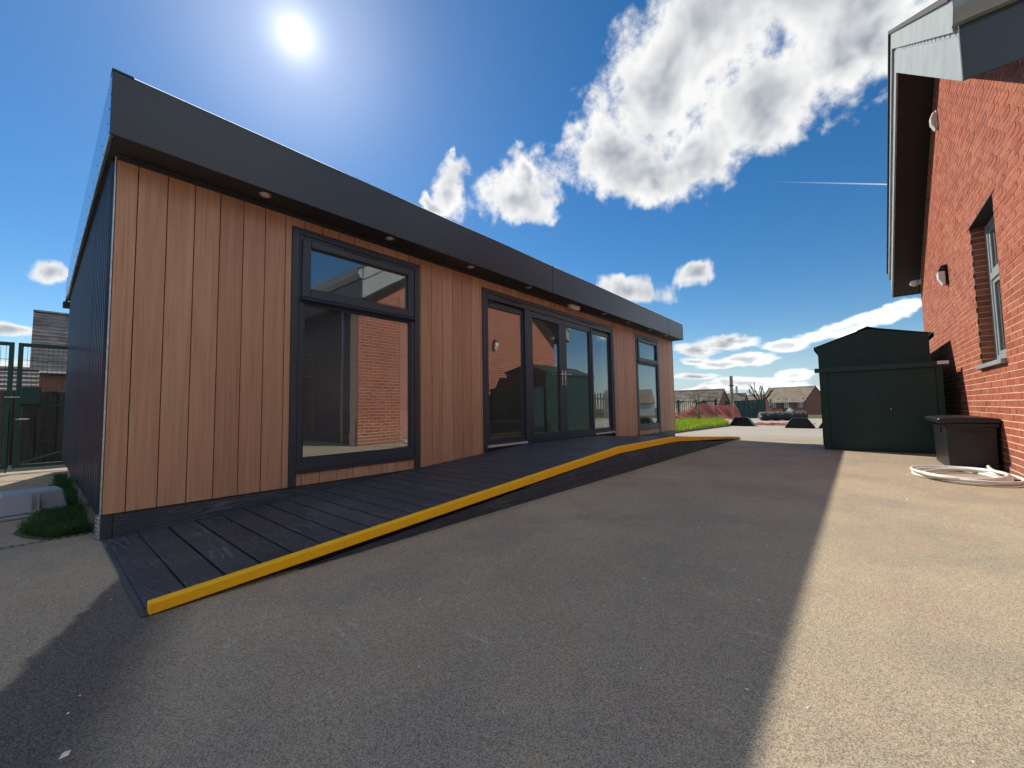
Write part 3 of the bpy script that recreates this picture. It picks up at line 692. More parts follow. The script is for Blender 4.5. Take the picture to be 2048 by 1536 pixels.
# window in the gable wall
gw = part('window', frame_mb(WX0+.004, WX1-.004, WZ0+.02, WZ1-.02, .07, WY-.20, WY-.13, .09, .07).box(WX0+.074, WX1-.074, WY-.20, WY-.13, 2.33, 2.425), 'verge_grey', BB, .006)
part('sill', MB().prism([(WY+.045, WZ0-.055), (WY+.045, WZ0-.005), (WY-.13, WZ0+.019), (WY-.13, WZ0-.055)], 'x', WX0-.005, WX1+.03), 'verge_grey', gw, .004)
for z0, z1 in ((WZ0+.11, 2.33), (2.425, WZ1-.09)):
    sa = part('sash', frame_mb(WX0+.0745, WX1-.0745, z0+.0005, z1-.0005, .05, WY-.185, WY-.145), 'verge_grey', gw, .005)
    part('pane', MB().box(WX0+.12, WX1-.12, WY-.168, WY-.162, z0+.045, z1-.045), 'far_glass', sa)
part('room_back', MB().box(WX0-.2, WX1+.2, WY-1.6, WY-1.5, .8, 3.6), 'wall_teal', BB)
# verge: two boards a side with the ventilated strip between, soffit under
def verge(sgn):
    f = (lambda x: x) if sgn > 0 else (lambda x: 2*RX-x)
    def band(h0, h1, y0, y1, a=EX0, b=RX): return MB().prism([(f(a), EZ+SL*(a-EX0)+h0), (f(b), EZ+SL*(b-EX0)+h0), (f(b), EZ+SL*(b-EX0)+h1), (f(a), EZ+SL*(a-EX0)+h1)], 'y', y0, y1)
    g = .0015
    part('verge_board', band(.0, .375, VY, VY-.025, EX0, 6.0-g), 'verge_grey', BB, .002); part('verge_board', band(.0, .375, VY, VY-.025, 6.0+g, RX-g), 'verge_grey', BB, .002)
    part('vent_strip', band(.376, .427, VY-.012, VY-.03, EX0, RX-g), 'verge_grey', BB)
    hm = MB()
    for k in range(17):
        x = EX0+.14+k*.21; zc = EZ+SL*(x-EX0)+.401; hm.lathe([(.015, 0), (.015, .003)], (f(x), VY-.012, zc), 10, 'y')
    part('vent_hole', hm, 'black_rivet', BB)['kind'] = 'stuff'
    part('verge_capping', band(.428, .70, VY+.03, VY-.025, EX0, 6.6-g), 'verge_grey', BB, .003); part('verge_capping', band(.428, .70, VY+.03, VY-.025, 6.6+g, RX-g), 'verge_grey', BB, .003)
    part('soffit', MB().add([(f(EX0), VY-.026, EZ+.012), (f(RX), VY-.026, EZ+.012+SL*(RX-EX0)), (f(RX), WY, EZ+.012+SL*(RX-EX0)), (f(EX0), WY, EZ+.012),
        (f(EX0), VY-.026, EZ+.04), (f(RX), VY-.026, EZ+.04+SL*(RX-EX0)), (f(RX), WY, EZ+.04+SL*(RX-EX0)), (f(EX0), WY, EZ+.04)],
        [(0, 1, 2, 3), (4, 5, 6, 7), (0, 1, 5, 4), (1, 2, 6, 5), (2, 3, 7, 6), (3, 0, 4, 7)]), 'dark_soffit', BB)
    part('roof_slope', band(.702, .76, VY+.06, -13.0, EX0-.12, RX), 'roof_tile_dark', BB)
    xe = f(EX0); s = -sgn
    part('eaves_fascia', MB().box(min(xe, xe+s*.022), max(xe, xe+s*.022), -12.9, VY, EZ, EZ+.62), 'gutter_grey', BB, .003)
    xg = xe+s*.024
    part('gutter', MB().prism([(xg, EZ+.45), (xg+s*.045, EZ+.45), (xg+s*.105, EZ+.54), (xg+s*.105, EZ+.70), (xg+s*.09, EZ+.70), (xg+s*.09, EZ+.55), (xg+s*.04, EZ+.47), (xg, EZ+.47)], 'y', -12.9, VY+.03), 'verge_grey', BB)
    part('gutter_end', MB().prism([(xg, EZ+.45), (xg+s*.045, EZ+.45), (xg+s*.105, EZ+.54), (xg+s*.105, EZ+.70), (xg, EZ+.70)], 'y', VY+.031, VY+.036), 'verge_grey', BB)
verge(1); verge(-1)
part('shaded_side_wall', MB().box(X0+.25, X0+.5, -12.8, yb-.001, 0, EZ+.6), 'frame_grey', BB)  # side wall, its deep shade put into a dark grey colour
part('side_wall', MB().box(X1-.3, X1, -12.8, yb-.001, 0, EZ+.7), 'brickwork', BB)
part('downpipe', MB().tube([(X0-.07, -5.6, EZ+.5), (X0-.07, -5.6, .05)], .035, 12), 'verge_grey', BB, smooth=True)
part('wing_wall', MB().box(-9, X0-.001, -11.2, -10.9, 0, 3.3), 'brickwork', BB)
part('wing_window', MB().box(.6, 2.4, -10.9, -10.86, 1.0, 2.3), 'white_paint', BB, .01)
part('wing_roof', MB().prism([(-10.4, 3.3), (-10.4, 3.42), (-13.5, 5.6), (-13.5, 5.45)], 'x', -9.2, 5.0), 'roof_tile_dark', BB)
# lamps on the gable wall
def wall_lamp(x, z, label, two):
    t = thing('wall_lamp', label, 'wall lamp', (x, WY, z), 'lamps on the brick gable')
    part('backplate', MB().box(x-.06, x+.06, WY+.002, WY+.03, z-.15 if not two else z-.17, z+.15 if not two else z+.17), 'black_plastic' if two else 'white_plastic', t, .01)
    if two:
        part('hood', MB().prism([(WY+.0305, z+.165), (WY+.09, z+.14), (WY+.12, z+.06), (WY+.0305, z+.06)], 'x', x-.07, x+.07), 'black_plastic', t, .006)
        part('diffuser', MB().prism([(WY+.0305, z+.059), (WY+.118, z+.059), (WY+.115, z-.05), (WY+.06, z-.165), (WY+.0305, z-.165)], 'x', x-.068, x+.068), 'lamp_lens', t, .008)
    else:
        part('diffuser', MB().prism([(WY+.0305, z+.14), (WY+.055, z+.13), (WY+.09, z+.05), (WY+.088, z-.05), (WY+.045, z-.15), (WY+.0305, z-.17)], 'x', x-.055, x+.055), 'lamp_lens', t, .01)
wall_lamp(9.06, 5.40, 'cream wall lamp high under the verge of the brick gable', False)
wall_lamp(9.31, 2.895, 'black-hooded white wall lamp left of the tall window', True)
t = thing('security_light', 'small pale dome light under the far corner of the soffit', 'lamp', (12.43, -4.93, 3.50))
part('bracket', MB().box(12.39, 12.47, WY+.002, WY+.05, 3.45, 3.55), 'white_plastic', t, .006)
part('dome', MB().lathe([(.04, 0), (.07, .025), (.07, .09), (.05, .13), (.02, .145)], (12.43, WY+.051, 3.49), 16, 'y'), 'lamp_lens', t, smooth=True)

# ================================================================ SHEDS, BOX, HOSE
ST = thing('storage_unit', 'low dark green metal store with double doors, nearest the camera', 'shed', (9.2, -4.06, 0))
SX0, SX1, SY0, SY1, SZ = 8.87, 9.56, -4.83, -3.30, 1.40
part('side_panel', MB().box(SX0+.02, SX1, SY1-.02, SY1, .015, SZ), 'shed_green', ST, .003)
part('side_panel', MB().box(SX0+.02, SX1, SY0, SY0+.02, .015, SZ), 'shed_green', ST, .003)
part('back_panel', MB().box(SX1-.02, SX1-.001, SY0+.021, SY1-.021, .015, SZ), 'shed_green', ST)
part('base_rail', MB().box(SX0, SX1+.005, SY0-.003, SY1+.003, .0, .0145), 'shed_trim', ST)
for ya, yb_ in ((SY0, SY0+.08), (SY1-.105, SY1)): part('front_post', MB().box(SX0, SX0+.019, ya, yb_, .015, SZ), 'shed_green', ST, .003)
part('door', MB().box(SX0+.006, SX0+.018, -4.082, SY1-.106, .018, SZ-.005), 'shed_green', ST, .003)
part('door', MB().box(SX0+.004, SX0+.018, SY0+.081, -4.086, .018, SZ-.005), 'shed_green', ST, .003)
for i, (a, b) in enumerate(((-4.06, -3.43), (-4.72, -4.11))):
    part('door_panel', frame_mb(0, 1, 0, 1, .1, 0, 1), 'shed_green', ST) if False else None
part('door_edge', MB().box(SX0-.004, SX0+.0035, -4.10, -4.078, .02, SZ-.006), 'shed_trim', ST, .002)
part('lock_knob', MB().lathe([(.03, 0), (.03, -.006), (.014, -.010), (.014, -.03), (.018, -.034)], (SX0+.0038, -4.21, .70), 14, 'x'), 'chrome', ST, smooth=True)
part('door_track', MB().box(SX0-.045, SX0+.05, SY0-.065, SY1+.075, SZ+.001, SZ+.045).box(SX0-.05, SX0-.0455, SY0-.065, SY1+.075, SZ-.03, SZ+.05), 'shed_trim', ST, .002)
part('track_end', MB().box(SX0-.056, SX0-.0505, SY0-.068, SY0+.06, SZ+.005, SZ+.055), 'silver', ST)
part('lid_roof', MB().box(SX0+.051, SX1+.03, SY0-.03, SY1+.03, SZ+.001, SZ+.035), 'shed_trim', ST, .004)

SH = thing('garden_shed', 'taller green metal apex-roof shed behind the low store', 'shed', (11, -4.05, 0))
GX0, GX1, GY0, GY1 = 9.62, 12.5, -4.78, -3.25; EV = 1.93; EVR = 2.01; RZ = 2.20; RY = -4.0
part('front_gable', MB().prism([(GY0, 0.01), (GY1, .01), (GY1, EV), (RY, RZ-.02), (GY0, EVR)], 'x', GX0, GX0+.02), 'shed_green', SH)
part('rear_gable', MB().prism([(GY0, 0.01), (GY1, .01), (GY1, EV), (RY, RZ-.02), (GY0, EVR)], 'x', GX1-.02, GX1), 'shed_green', SH)
ns = 5; sw = (GX1-GX0-.042)/ns
for y, s in ((GY1, -1), (GY0, 1)):
    for k in range(ns):
        a = GX0+.021+k*sw; part('side_panel', MB().box(a+.001, a+sw-.001, min(y, y+s*.015), max(y, y+s*.015), .01, (EV if s < 0 else EVR)-.002).box(a+.02, a+.03, min(y, y-s*.006), max(y, y-s*.006), .01, EV-.03), 'shed_green', SH)
for s, ye in ((1, GY1+.055), (-1, GY0-.055)):
    zE = (EV if s > 0 else EVR)-.02
    part('roof_panel', MB().prism([(RY, RZ), (ye, zE), (ye, zE+.012), (RY, RZ+.012)], 'x', GX0-.03, GX1+.03), 'shed_green', SH)
    part('eaves_trim', MB().box(GX0-.035, GX1+.035, min(ye-s*.004, ye+s*.008), max(ye-s*.004, ye+s*.008), zE-.055, zE+.014), 'shed_trim', SH)
part('ridge_cap', MB().prism([(RY-.15, RZ-.042), (RY, RZ+.016), (RY+.15, RZ-.042), (RY+.15, RZ-.030), (RY, RZ+.030), (RY-.15, RZ-.030)], 'x', GX0-.04, GX1+.04), 'shed_trim', SH)

BX = thing('storage_box', 'black plastic storage box with overhanging lid against the brick wall', 'storage box', (7.75, -4.87, 0))
bx0, bx1, by0, by1, bz = 6.76, 7.95, -5.010, -4.565, .590
def taper(x0, x1, y0, y1, z0, z1, d):
    return MB().add([(x0+d, y0+d, z0), (x1-d, y0+d, z0), (x1-d, y1-d, z0), (x0+d, y1-d, z0), (x0, y0, z1), (x1, y0, z1), (x1, y1, z1), (x0, y1, z1)],
                    [(0, 3, 2, 1), (4, 5, 6, 7), (0, 1, 5, 4), (1, 2, 6, 5), (2, 3, 7, 6), (3, 0, 4, 7)])
part('body', taper(bx0+.03, bx1-.03, by0+.02, by1-.02, .001, bz-.03, .008), 'black_plastic', BX, .012)
n = 9; pts = [(by0+(by1-by0+.05)*k/n, bz+.028+.014*math.sin(math.pi*k/n)) for k in range(n+1)]
part('lid', MB().prism([(by0, bz-.028)]+pts+[(by1+.05, bz-.028)], 'x', bx0-.03, bx1+.03), 'black_plastic', BX, .01)
part('rim', MB().box(bx0+.005, bx1-.005, by0+.005, by1-.005, bz-.075, bz-.0295), 'black_plastic', BX, .006)
part('latch', MB().box(bx0+.40, bx0+.46, by1-.019, by1-.008, bz-.16, bz-.08), 'black_plastic', BX, .003)
part('grip', MB().box(bx0+.018, bx0+.030, by0+.10, by1-.12, bz-.14, bz-.118), 'black_plastic', BX, .003)

# hose: one coil of pipe, several turns, and a loose end
path = []; rr = random.Random(5)
turns = 4.2; N = 260; hc = Vector((6.16, -4.60, 0))
for i in range(N):
    a = -2.2+2*math.pi*turns*i/N; k = i/N
    ra = .50+.035*math.sin(a*1.31+1)+.04*math.cos(k*9); rb = .345+.025*math.sin(a*.77)+.02*math.cos(k*7+2)
    cx = .05*math.sin(k*11); cy = .04*math.cos(k*8)
    x, y = ra*math.cos(a)+cx, rb*math.sin(a)+cy
    path.append((hc.x+x*.95, hc.y+y, .016+.022*k*turns/2+.007*math.sin(a*2+k*5)))
e = Vector(path[-1]); d = (e-Vector(path[-2])).normalized()
for k in range(1, 9): path.append(tuple(e+d*.03*k+Vector((.002*k*k, -.001*k*k, .003*k))))
solo('hose_coil', MB().tube(path, .016, 10), 'hose_white', 'loose coil of white pipe lying in front of the black box', 'hose', smooth=True)

# ================================================================ LEFT SIDE
CR = thing('plastic_crate', 'upturned clear plastic storage crate beside the grass', 'crate', (-.32, 1.45, 0))
def rotz(mb, c, a):
    ca, sa = math.cos(a), math.sin(a); mb.v = [(c[0]+(x-c[0])*ca-(y-c[1])*sa, c[1]+(x-c[0])*sa+(y-c[1])*ca, z) for x, y, z in mb.v]; return mb
cc, ca_ = (-.31, 1.52), R(8)
part('body', rotz(taper(-.51, -.11, 1.37, 1.67, .205, .028, .03), cc, ca_), 'crate_plastic', CR, .012)
part('rim', rotz(MB().box(-.53, -.09, 1.35, 1.69, .002, .027), cc, ca_), 'crate_plastic', CR, .006)
for a in (-.33, -.29): part('rib', rotz(MB().box(a, a+.014, 1.345, 1.375, .03, .185), cc, ca_), 'crate_plastic', CR, .003)
part('latch', rotz(MB().box(-.335, -.272, 1.34, 1.349, .008, .06), cc, ca_), 'crate_plastic', CR, .003)
DR = thing('drain_channel', 'slotted black drain channel crossing the tarmac by the cabin corner', 'drain', (-2, .31, 0))
part('channel', MB().box(-6, -.002, .285, .335, -.01, .003), 'channel_grey', DR)
dm = MB()
for k in range(150): dm.box(-5.98+k*.04, -5.960+k*.04, .295, .325, .0031, .005)
part('slot', dm, 'black_rivet', DR)['kind'] = 'stuff'

def blades(pts, h, wd, seed, lean=.5):
    r = random.Random(seed); mb = MB()
    for x, y, z in pts:
        a = r.uniform(0, 6.283); hh = h*r.uniform(.5, 1.25); l = hh*lean*r.uniform(.2, 1.2); b = r.uniform(0, 6.283); q = wd*r.uniform(.6, 1.3)
        dx, dy = math.cos(a)*q, math.sin(a)*q; lx, ly = math.cos(b)*l, math.sin(b)*l
        o = len(mb.v); mb.v += [(x-dx, y-dy, z), (x+dx, y+dy, z), (x+lx*.4+dx*.7, y+ly*.4+dy*.7, z+hh*.6), (x+lx*.4-dx*.7, y+ly*.4-dy*.7, z+hh*.6), (x+lx, y+ly, z+hh)]
        mb.f += [(o, o+1, o+2, o+3), (o+3, o+2, o+4)]
    return mb
def raw(name, mb, m):
    me = bpy.data.meshes.new(name); me.from_pydata(mb.v, [], mb.f); me.materials.append(MATS[m]); return put(name, me)
r = random.Random(2); pts = []
def tuft_edge(y): return -.05-.27*math.exp(-((y-.75)/.42)**2)-.20*math.exp(-((y-1.6)/.6)**2)-.10*math.exp(-((y-2.8)/.8)**2)-.03*math.sin(y*5)
for i in range(9500):
    y = .36+3.9*r.random()**1.15; x = -.012+tuft_edge(y)*(r.random()**.8); pts.append((x, y, 0))
tag(raw('grass', blades(pts, .068, .0032, 9, 1.1), 'rough_blade'), 'dark unmown grass growing along the steel end wall', 'grass', kind='stuff')
tag(raw('soil', MB().add([(-.03, .33, .003)]+[(tuft_edge(.33+k*.2)-.05, .33+k*.2, .003) for k in range(21)]+[(-.03, 4.4, .003)], [tuple(range(23))]), 'soil'), kind='structure')

# pair of mesh gates
def gate(x0, x1, label, hinge):
    t = thing('mesh_gate', label, 'gate', ((x0+x1)/2, 5.52, .08), 'green mesh gates behind the cabin')
    y0, y1 = 5.495, 5.545
    part('gate_frame', frame_mb(x0, x1, .075, 1.90, .05, y0, y1), 'gate_green', t, .004)
    z = .25
    while z < 1.85: part('wire', MB().tube([(x0+.05, 5.512, z), (x1-.05, 5.512, z)], .0035, 6), 'gate_green', t); z += .20
    vm = MB(); x = x0+.09
    while x < x1-.05: vm.box(x-.002, x+.002, 5.517, 5.521, .125, 1.85); x += .05
    part('wire_panel', vm, 'gate_green', t)['kind'] = 'stuff'
    part('mid_rail', MB().box(x0+.0505, x1-.0505, y0+.022, y1, .96, 1.0), 'gate_green', t, .003)
    part('brace', MB().tube([(x0+.05, 5.53, .13), (x1-.05, 5.53, .62)], .012, 8), 'gate_green', t)
    return t
g1 = gate(-2.1, -.535, 'green mesh gate leaf at the left edge, with slide bolt', 0)
g2 = gate(-.500, 1.0, 'green mesh gate leaf running behind the cabin corner', 1)
part('lock_box', MB().box(-.449, -.26, 5.47, 5.494, 1.00, 1.25), 'gate_green', g2, .004)
part('bolt', MB().tube([(-.60, 5.475, 1.10), (-.46, 5.475, 1.10)], .008, 8), 'galvanised', g1)
part('drop_bolt', MB().tube([(-.555, 5.48, .9), (-.555, 5.48, .02)], .008, 8), 'gate_green', g1)
part('bolt', MB().tube([(-.49, 5.475, .78), (-.36, 5.475, .78)], .008, 8), 'galvanised', g2)
for x, lab in ((-2.2, 'green steel gate post at the far left'), (1.06, 'green steel gate post hidden by the cabin')):
    if x < 0: solo('gate_post', MB().box(x-.04, x+.04, 5.48, 5.56, 0, 2.0), 'gate_green', lab, 'post', bevel=.005)
# close-board timber fence beyond the gates
TF = thing('timber_fence', 'dark weathered close-board timber fence beyond the mesh gates', 'fence', (-1, 7.2, 0))
bmesh_ = MB().box(0, .142, -.012, .012, 0, 1.27).mesh('fence_board', 'timber_fence', .002)
for k in range(44):
    put('fence_board', bmesh_, TF, (-4.2+k*.125, 7.2+(.0125 if k % 2 else -.0125), -.02+.02*random.random()))
for z in (.25, .65, 1.05): part('rail', MB().box(-4.3, 1.4, 7.226, 7.27, z, z+.08), 'timber_fence', TF)

# ================================================================ HOUSES
def house(label, o, ang, L, Dp, base, eave, ridge, tilem, wins=(), steps=0, group='houses beyond the yard', wallm='house_brick', extra=None):
    """o: front-left corner at ground (x,y); front runs along ang; gable ends; depth goes to the left of the direction"""
    t = thing('house', label, 'house', (o[0], o[1], base), group)
    ux, uy = math.cos(ang), math.sin(ang); vx, vy = -uy, ux
    def W(p): return (o[0]+p[0]*ux+p[1]*vx, o[1]+p[0]*uy+p[1]*vy, p[2])
    def prt(name, mb, m, par=t, bev=0): mb.v = [W(p) for p in mb.v]; return part(name, mb, m, par, bev)
    prt('wall', MB().prism([(0, base), (Dp, base), (Dp, eave), (Dp/2, ridge-.12), (0, eave)], 'x', 0, L), wallm)
    sl_ = (ridge-eave)/(Dp/2); ov = .32
    for s in (0, 1):
        g = (lambda d: d) if s == 0 else (lambda d: Dp-d)
        if steps and s == 0:
            mb = MB(); n = steps
            for k in range(n):
                d0 = -ov+(Dp/2+ov)*k/n; d1 = -ov+(Dp/2+ov)*(k+1)/n+.06
                z0, z1 = eave+sl_*d0, eave+sl_*d1; th = .11
                mb.prism([(g(d0), z0), (g(d1), z1-.03), (g(d1), z1+.02), (g(d0), z0+th)], 'x', -.12, L+.12)
            prt('roof', mb, tilem)
        else:
            prt('roof', MB().prism([(g(-ov), eave-sl_*ov), (g(Dp/2), ridge), (g(Dp/2), ridge+.09), (g(-ov), eave-sl_*ov+.09)], 'x', -.12, L+.12), tilem)
    prt('ridge_tiles', MB().prism([(Dp/2-.13, ridge+.06), (Dp/2, ridge+.17), (Dp/2+.13, ridge+.06)], 'x', -.13, L+.13), tilem)
    prt('gutter', MB().box(-.12, L+.12, -ov-.1, -ov-.005, eave-sl_*ov-.08, eave-sl_*ov+.03), 'render_white')
    for (x, z, ww, hh) in wins:
        f = prt('window', frame_mb(x, x+ww, z, z+hh, .09, -.06, -.002).box(x+ww/2-.05, x+ww/2+.05, -.06, -.002, z+.09, z+hh-.09).box(x-.08, x+ww+.08, -.10, -.002, z-.1, z-.002), 'white_paint')
        prt('pane', MB().box(x+.089, x+ww-.089, -.03, -.022, z+.089, z+hh-.089), 'far_glass', f)
    if extra: extra(prt)
    return t
# left: a two-storey house and a garage roof
house('red brick house with steep stepped tile roof behind the timber fence', (-.45, 26.3), 0, 9, 7.4, 0, 3.25, 6.45, 'tile_grey', [(2, 1, 1.2, 1.2)], steps=16)
house('low garage with tiled roof left of the red brick house', (-6.0, 20.5), 0, 5.62, 4.0, 0, 1.55, 2.70, 'tile_grey', steps=7)
# right: pair of semis with white windows
A = Vector((152.45, 20.68, 1.73)); B = Vector((144.83, 7.99, 1.64))
ang = math.atan2(A.y-B.y, A.x-B.x)+math.pi; L = math.hypot(A.x-B.x, A.y-B.y); ez = (A.z+B.z)/2
def porches(prt):
    for x in (1.2, L-5.0):
        prt('porch', MB().prism([(x, ez-3.05), (x+1.9, ez-3.05), (x+.95, ez-1.95)], 'y', -1.0, -.01), 'white_paint')
    prt('downpipe', MB().box(L*.55, L*.55+.14, -.14, -.01, ez-5, ez-.3), 'soffit_grey')
    for x in (L*.12, L*.4, L*.58, L*.93): prt('roof_vent', MB().box(x, x+.3, .55, .9, ez+.6, ez+.85), 'soffit_grey')
house('long semi-detached house with four white upper windows, nearest the green shed', (A.x, A.y), ang, L, 9.5, ez-5.1, ez, ez+4.35, 'tile_brown',
      [(L*.05, ez-1.75, 1.25, 1.35), (L*.30, ez-1.75, 1.35, 1.35), (L*.575, ez-1.75, 1.45, 1.35), (L*.87, ez-1.75, 1.45, 1.35)], extra=porches)
A = Vector((62.13, 18.68, 0.83)); B = Vector((61.98, 11.14, 0.71))
ang2 = math.atan2(B.y-A.y, B.x-A.x); L2 = math.hypot(B.x-A.x, B.y-A.y)
house('house with broad brown tiled roof just right of the cabin end', (A.x, A.y), ang2, L2*.96, 8.5, -3.6, A.z-.4, Vector((65.83, 15.66, 3.13)).z, 'tile_brown', [(L2*.3, -2.0, 1.2, 1.2), (L2*.6, -2.0, 1.2, 1.2)], steps=14)
A = Vector((99.34, 21.35, 0.66)); B = Vector((99.38, 15.13, 0.56))
def stack(prt): prt('chimney_stack', MB().box(4.1, 4.5, 3.6, 4.0, 3.4, 5.1), 'render_white'); prt('satellite_dish', MB().box(1.4, 1.9, -.8, -.4, 3.0, 3.5), 'soffit_grey')
house('house with grey tiled roof and pale stack behind the tall post', (A.x, A.y), math.atan2(B.y-A.y, B.x-A.x), math.hypot(B.x-A.x, B.y-A.y)*.97, 8, -4, A.z-.4, Vector((104.78, 19.35, 3.35)).z, 'tile_grey', steps=12, extra=stack)
A = Vector((125.58, 21.45, 0.51)); B = Vector((124.19, 16.9, 0.45))
house('small house with pale tiled roof and red gable beside the bare tree', (A.x, A.y), math.atan2(B.y-A.y, B.x-A.x), math.hypot(B.x-A.x, B.y-A.y), 8, -4, A.z-.2, Vector((130.59, 19.92, 3.44)).z, 'tile_brown', wallm='brickwork')
A = Vector((44.57, 11.5, 0.71)); B = Vector((43.58, 9.58, 0.68))
house('small garage with pointed gable in front of the broad brown roof', (A.x, A.y), math.atan2(B.y-A.y, B.x-A.x), 2.0, 4.2, -2.5, .1, 1.35, 'tile_brown')
# houses and fence to the south-east, seen in the door glass
house('pale brick house seen mirrored in the far window', (118, -58), R(60), 14, 9, -3.5, 2.0, 5.8, 'tile_brown', [(2, 1.2, 1.3, 1.3), (6, 1.2, 1.3, 1.3)], wallm='render_white')
PF = thing('railing_fence', 'tall timber post fence seen mirrored in the door glass', 'fence', (24, -12, 0))
pm = MB().box(-.05, .05, -.05, .05, 0, 1.9).mesh('fence_post', 'post_timber', .004); bmk = MB().box(-.01, .01, -.045, .045, .05, 1.75).mesh('pale', 'post_timber')
for k in range(70): put('pale', bmk, PF, (24.0+.02*random.random(), -7-k*.19, 0))
for k in range(6): put('fence_post', pm, PF, (24.08, -7-k*2.6, 0))
for z in (.35, 1.35): part('rail', MB().box(24.02, 24.07, -20.3, -7, z, z+.08), 'post_timber', PF)

# ================================================================ FAR END OF THE YARD
lawn = [(11.15, .56), (12.3, .45), (17.3, .07), (18.2, .3), (21.5, 1.2), (25.6, 2.4), (26, 9), (11.15, 9)]
tag(part('lawn_bed', MB().prism(lawn, 'z', .0, .05), 'soil', None), kind='structure')
KB = thing('lawn_edging', 'thin dark concrete edging along the lawn', 'edging', (14, .3, 0))
for (a, b) in zip(lawn[:3], lawn[1:4]):
    dx, dy = b[0]-a[0], b[1]-a[1]; l = math.hypot(dx, dy); nx, ny = dy/l*.05, -dx/l*.05
    part('edging_stone', MB().prism([(a[0]+nx*.05, a[1]+ny*.05), (b[0]+nx*.05, b[1]+ny*.05), (b[0]+nx, b[1]+ny), (a[0]+nx, a[1]+ny)], 'z', .001, .048), 'kerb', KB)
r = random.Random(4); pts = []
def in_poly(x, y):
    c = False; j = len(lawn)-1
    for i in range(len(lawn)):
        (xi, yi), (xj, yj) = lawn[i], lawn[j]
        if (yi > y) != (yj > y) and x < (xj-xi)*(y-yi)/(yj-yi)+xi: c = not c
        j = i
    return c
while len(pts) < 42000:
    x, y = 11.15+14.6*r.random()**1.2, 8.8*r.random()**1.7
    if in_poly(x, y) and proj((x, y, 0))[0] > .655: pts.append((x, y, .049))
tag(raw('lawn', blades(pts, .12, .007, 5, .9), 'lawn_blade'), 'bright green grass strip beyond the cabin end', 'grass', kind='stuff')

def timber_post(x, y, h, rad, zc, label):
    t = thing('timber_post', label, 'post', (x, y, 0), 'timber posts at the end of the yard')
    part('shaft', MB().lathe([(rad*1.04, 0), (rad, h*.5), (rad*.98, h-.01), (rad*.93, h)], (x, y, 0), 14), 'post_timber', t, smooth=True)
    part('collar', MB().lathe([(rad*1.12, zc), (rad*1.15, zc+.02), (rad*1.15, zc+.05), (rad*1.12, zc+.07)], (x, y, 0), 14).box(x-.01, x+.01, y-rad*1.9, y+rad*1.9, zc+.02, zc+.05), 'black_rivet', t)
timber_post(25.28, 1.62, 2.46, .088, 1.88, 'tallest round timber post, standing beside the red netting')
timber_post(22.2, 2.55, 1.40, .07, .92, 'short timber post on the grass near the cabin end')
timber_post(32.6, .80, 1.22, .08, .60, 'short timber post in front of the semi-detached house')
# green fence boards and open railings behind
GF = thing('green_fence', 'dark green vertical board fence left of the bare tree', 'fence', (29, 1.2, 0))
gb = MB().box(-.012, .012, 0, .125, 0, 1.15).mesh('fence_board', 'fence_green', .002)
for k in range(17): put('fence_board', gb, GF, (29+(.01 if k % 2 else -.01), .55+k*.135, -.05+.03*random.random()))
for z in (.2, .8): part('rail', MB().box(29.025, 29.07, .5, 2.9, z, z+.08), 'fence_green', GF)
OF = thing('open_railing', 'dark steel railing of upright bars behind the lawn', 'fence', (27.4, 6, 0))
ob = MB().box(-.012, .012, -.012, .012, .05, 1.12).mesh('upright_bar', 'gate_green'); op_ = MB().box(-.04, .04, -.06, .06, 0, 1.2).mesh('fence_post', 'black_rivet')
for k in range(46): put('upright_bar', ob, OF, (27.4, 2.95+k*.13, 0))
for k in range(6): put('fence_post', op_, OF, (27.45, 3.0+k*1.15, 0))
for z in (.12, 1.06): part('rail', MB().box(27.38, 27.42, 2.9, 9, z, z+.04), 'gate_green', OF)
# red plastic barrier netting heaped over the rails
NM = thing('barrier_netting', 'sagging heap of red plastic barrier netting behind the lawn', 'netting', (23.5, 3, 0))
nu, nv = 96, 26; r = random.Random(8); G = []
A = Vector((22.3, 4.3, 0)); B = Vector((24.75, 1.35, 0)); dr = (B-A); nrm = Vector((-dr.y, dr.x, 0)).normalized()
for i in range(nu+1):
    s = i/nu; top = .12+.80*(min(1, s/.58))**.9 if s < .58 else .92-.17*math.sin((s-.58)/.42*math.pi)-.06*(s-.58)
    row_ = []
    for j in range(nv+1):
        q = j/nv; z = top*q
        off = .17*math.sin(s*23+q*3)*(1-.7*q)+.07*math.sin(s*51+q*7)-.55*(1-q)**1.6
        row_.append(A+dr*s+nrm*off+Vector((r.uniform(-.008, .008), r.uniform(-.008, .008), max(.03, z+r.uniform(-.008, .008)+.05))))
    G.append(row_)
mb = MB()
for i in range(nu+1): mb.tube(G[i], .0065, 3, cap=False)
for j in range(nv+1): mb.tube([G[i][j] for i in range(nu+1)], .0075, 3, cap=False)
part('mesh_sheet', mb, 'net_red', NM)
FN = thing('fallen_netting', 'flattened red barrier netting lying between the black plastic feet', 'netting', (19, -1.2, 0))
mb = MB(); r = random.Random(3)
for k in range(60):
    p = Vector((18.0+r.random()*1.6, -.55-r.random()*2.0, .015+r.random()*.03)); a = r.choice((.2, 1.75))+r.uniform(-.4, .4); l = r.uniform(.25, .8)
    q = [p+Vector((math.cos(a)*l*s, math.sin(a)*l*s, .05*math.sin(s*7+k)*r.random()+.0)) for s in (0, .25, .5, .75, 1)]
    mb.tube([Vector((v_.x, v_.y, max(.02, v_.z))) for v_ in q], .016, 4)
part('mesh_sheet', mb, 'net_red', FN)
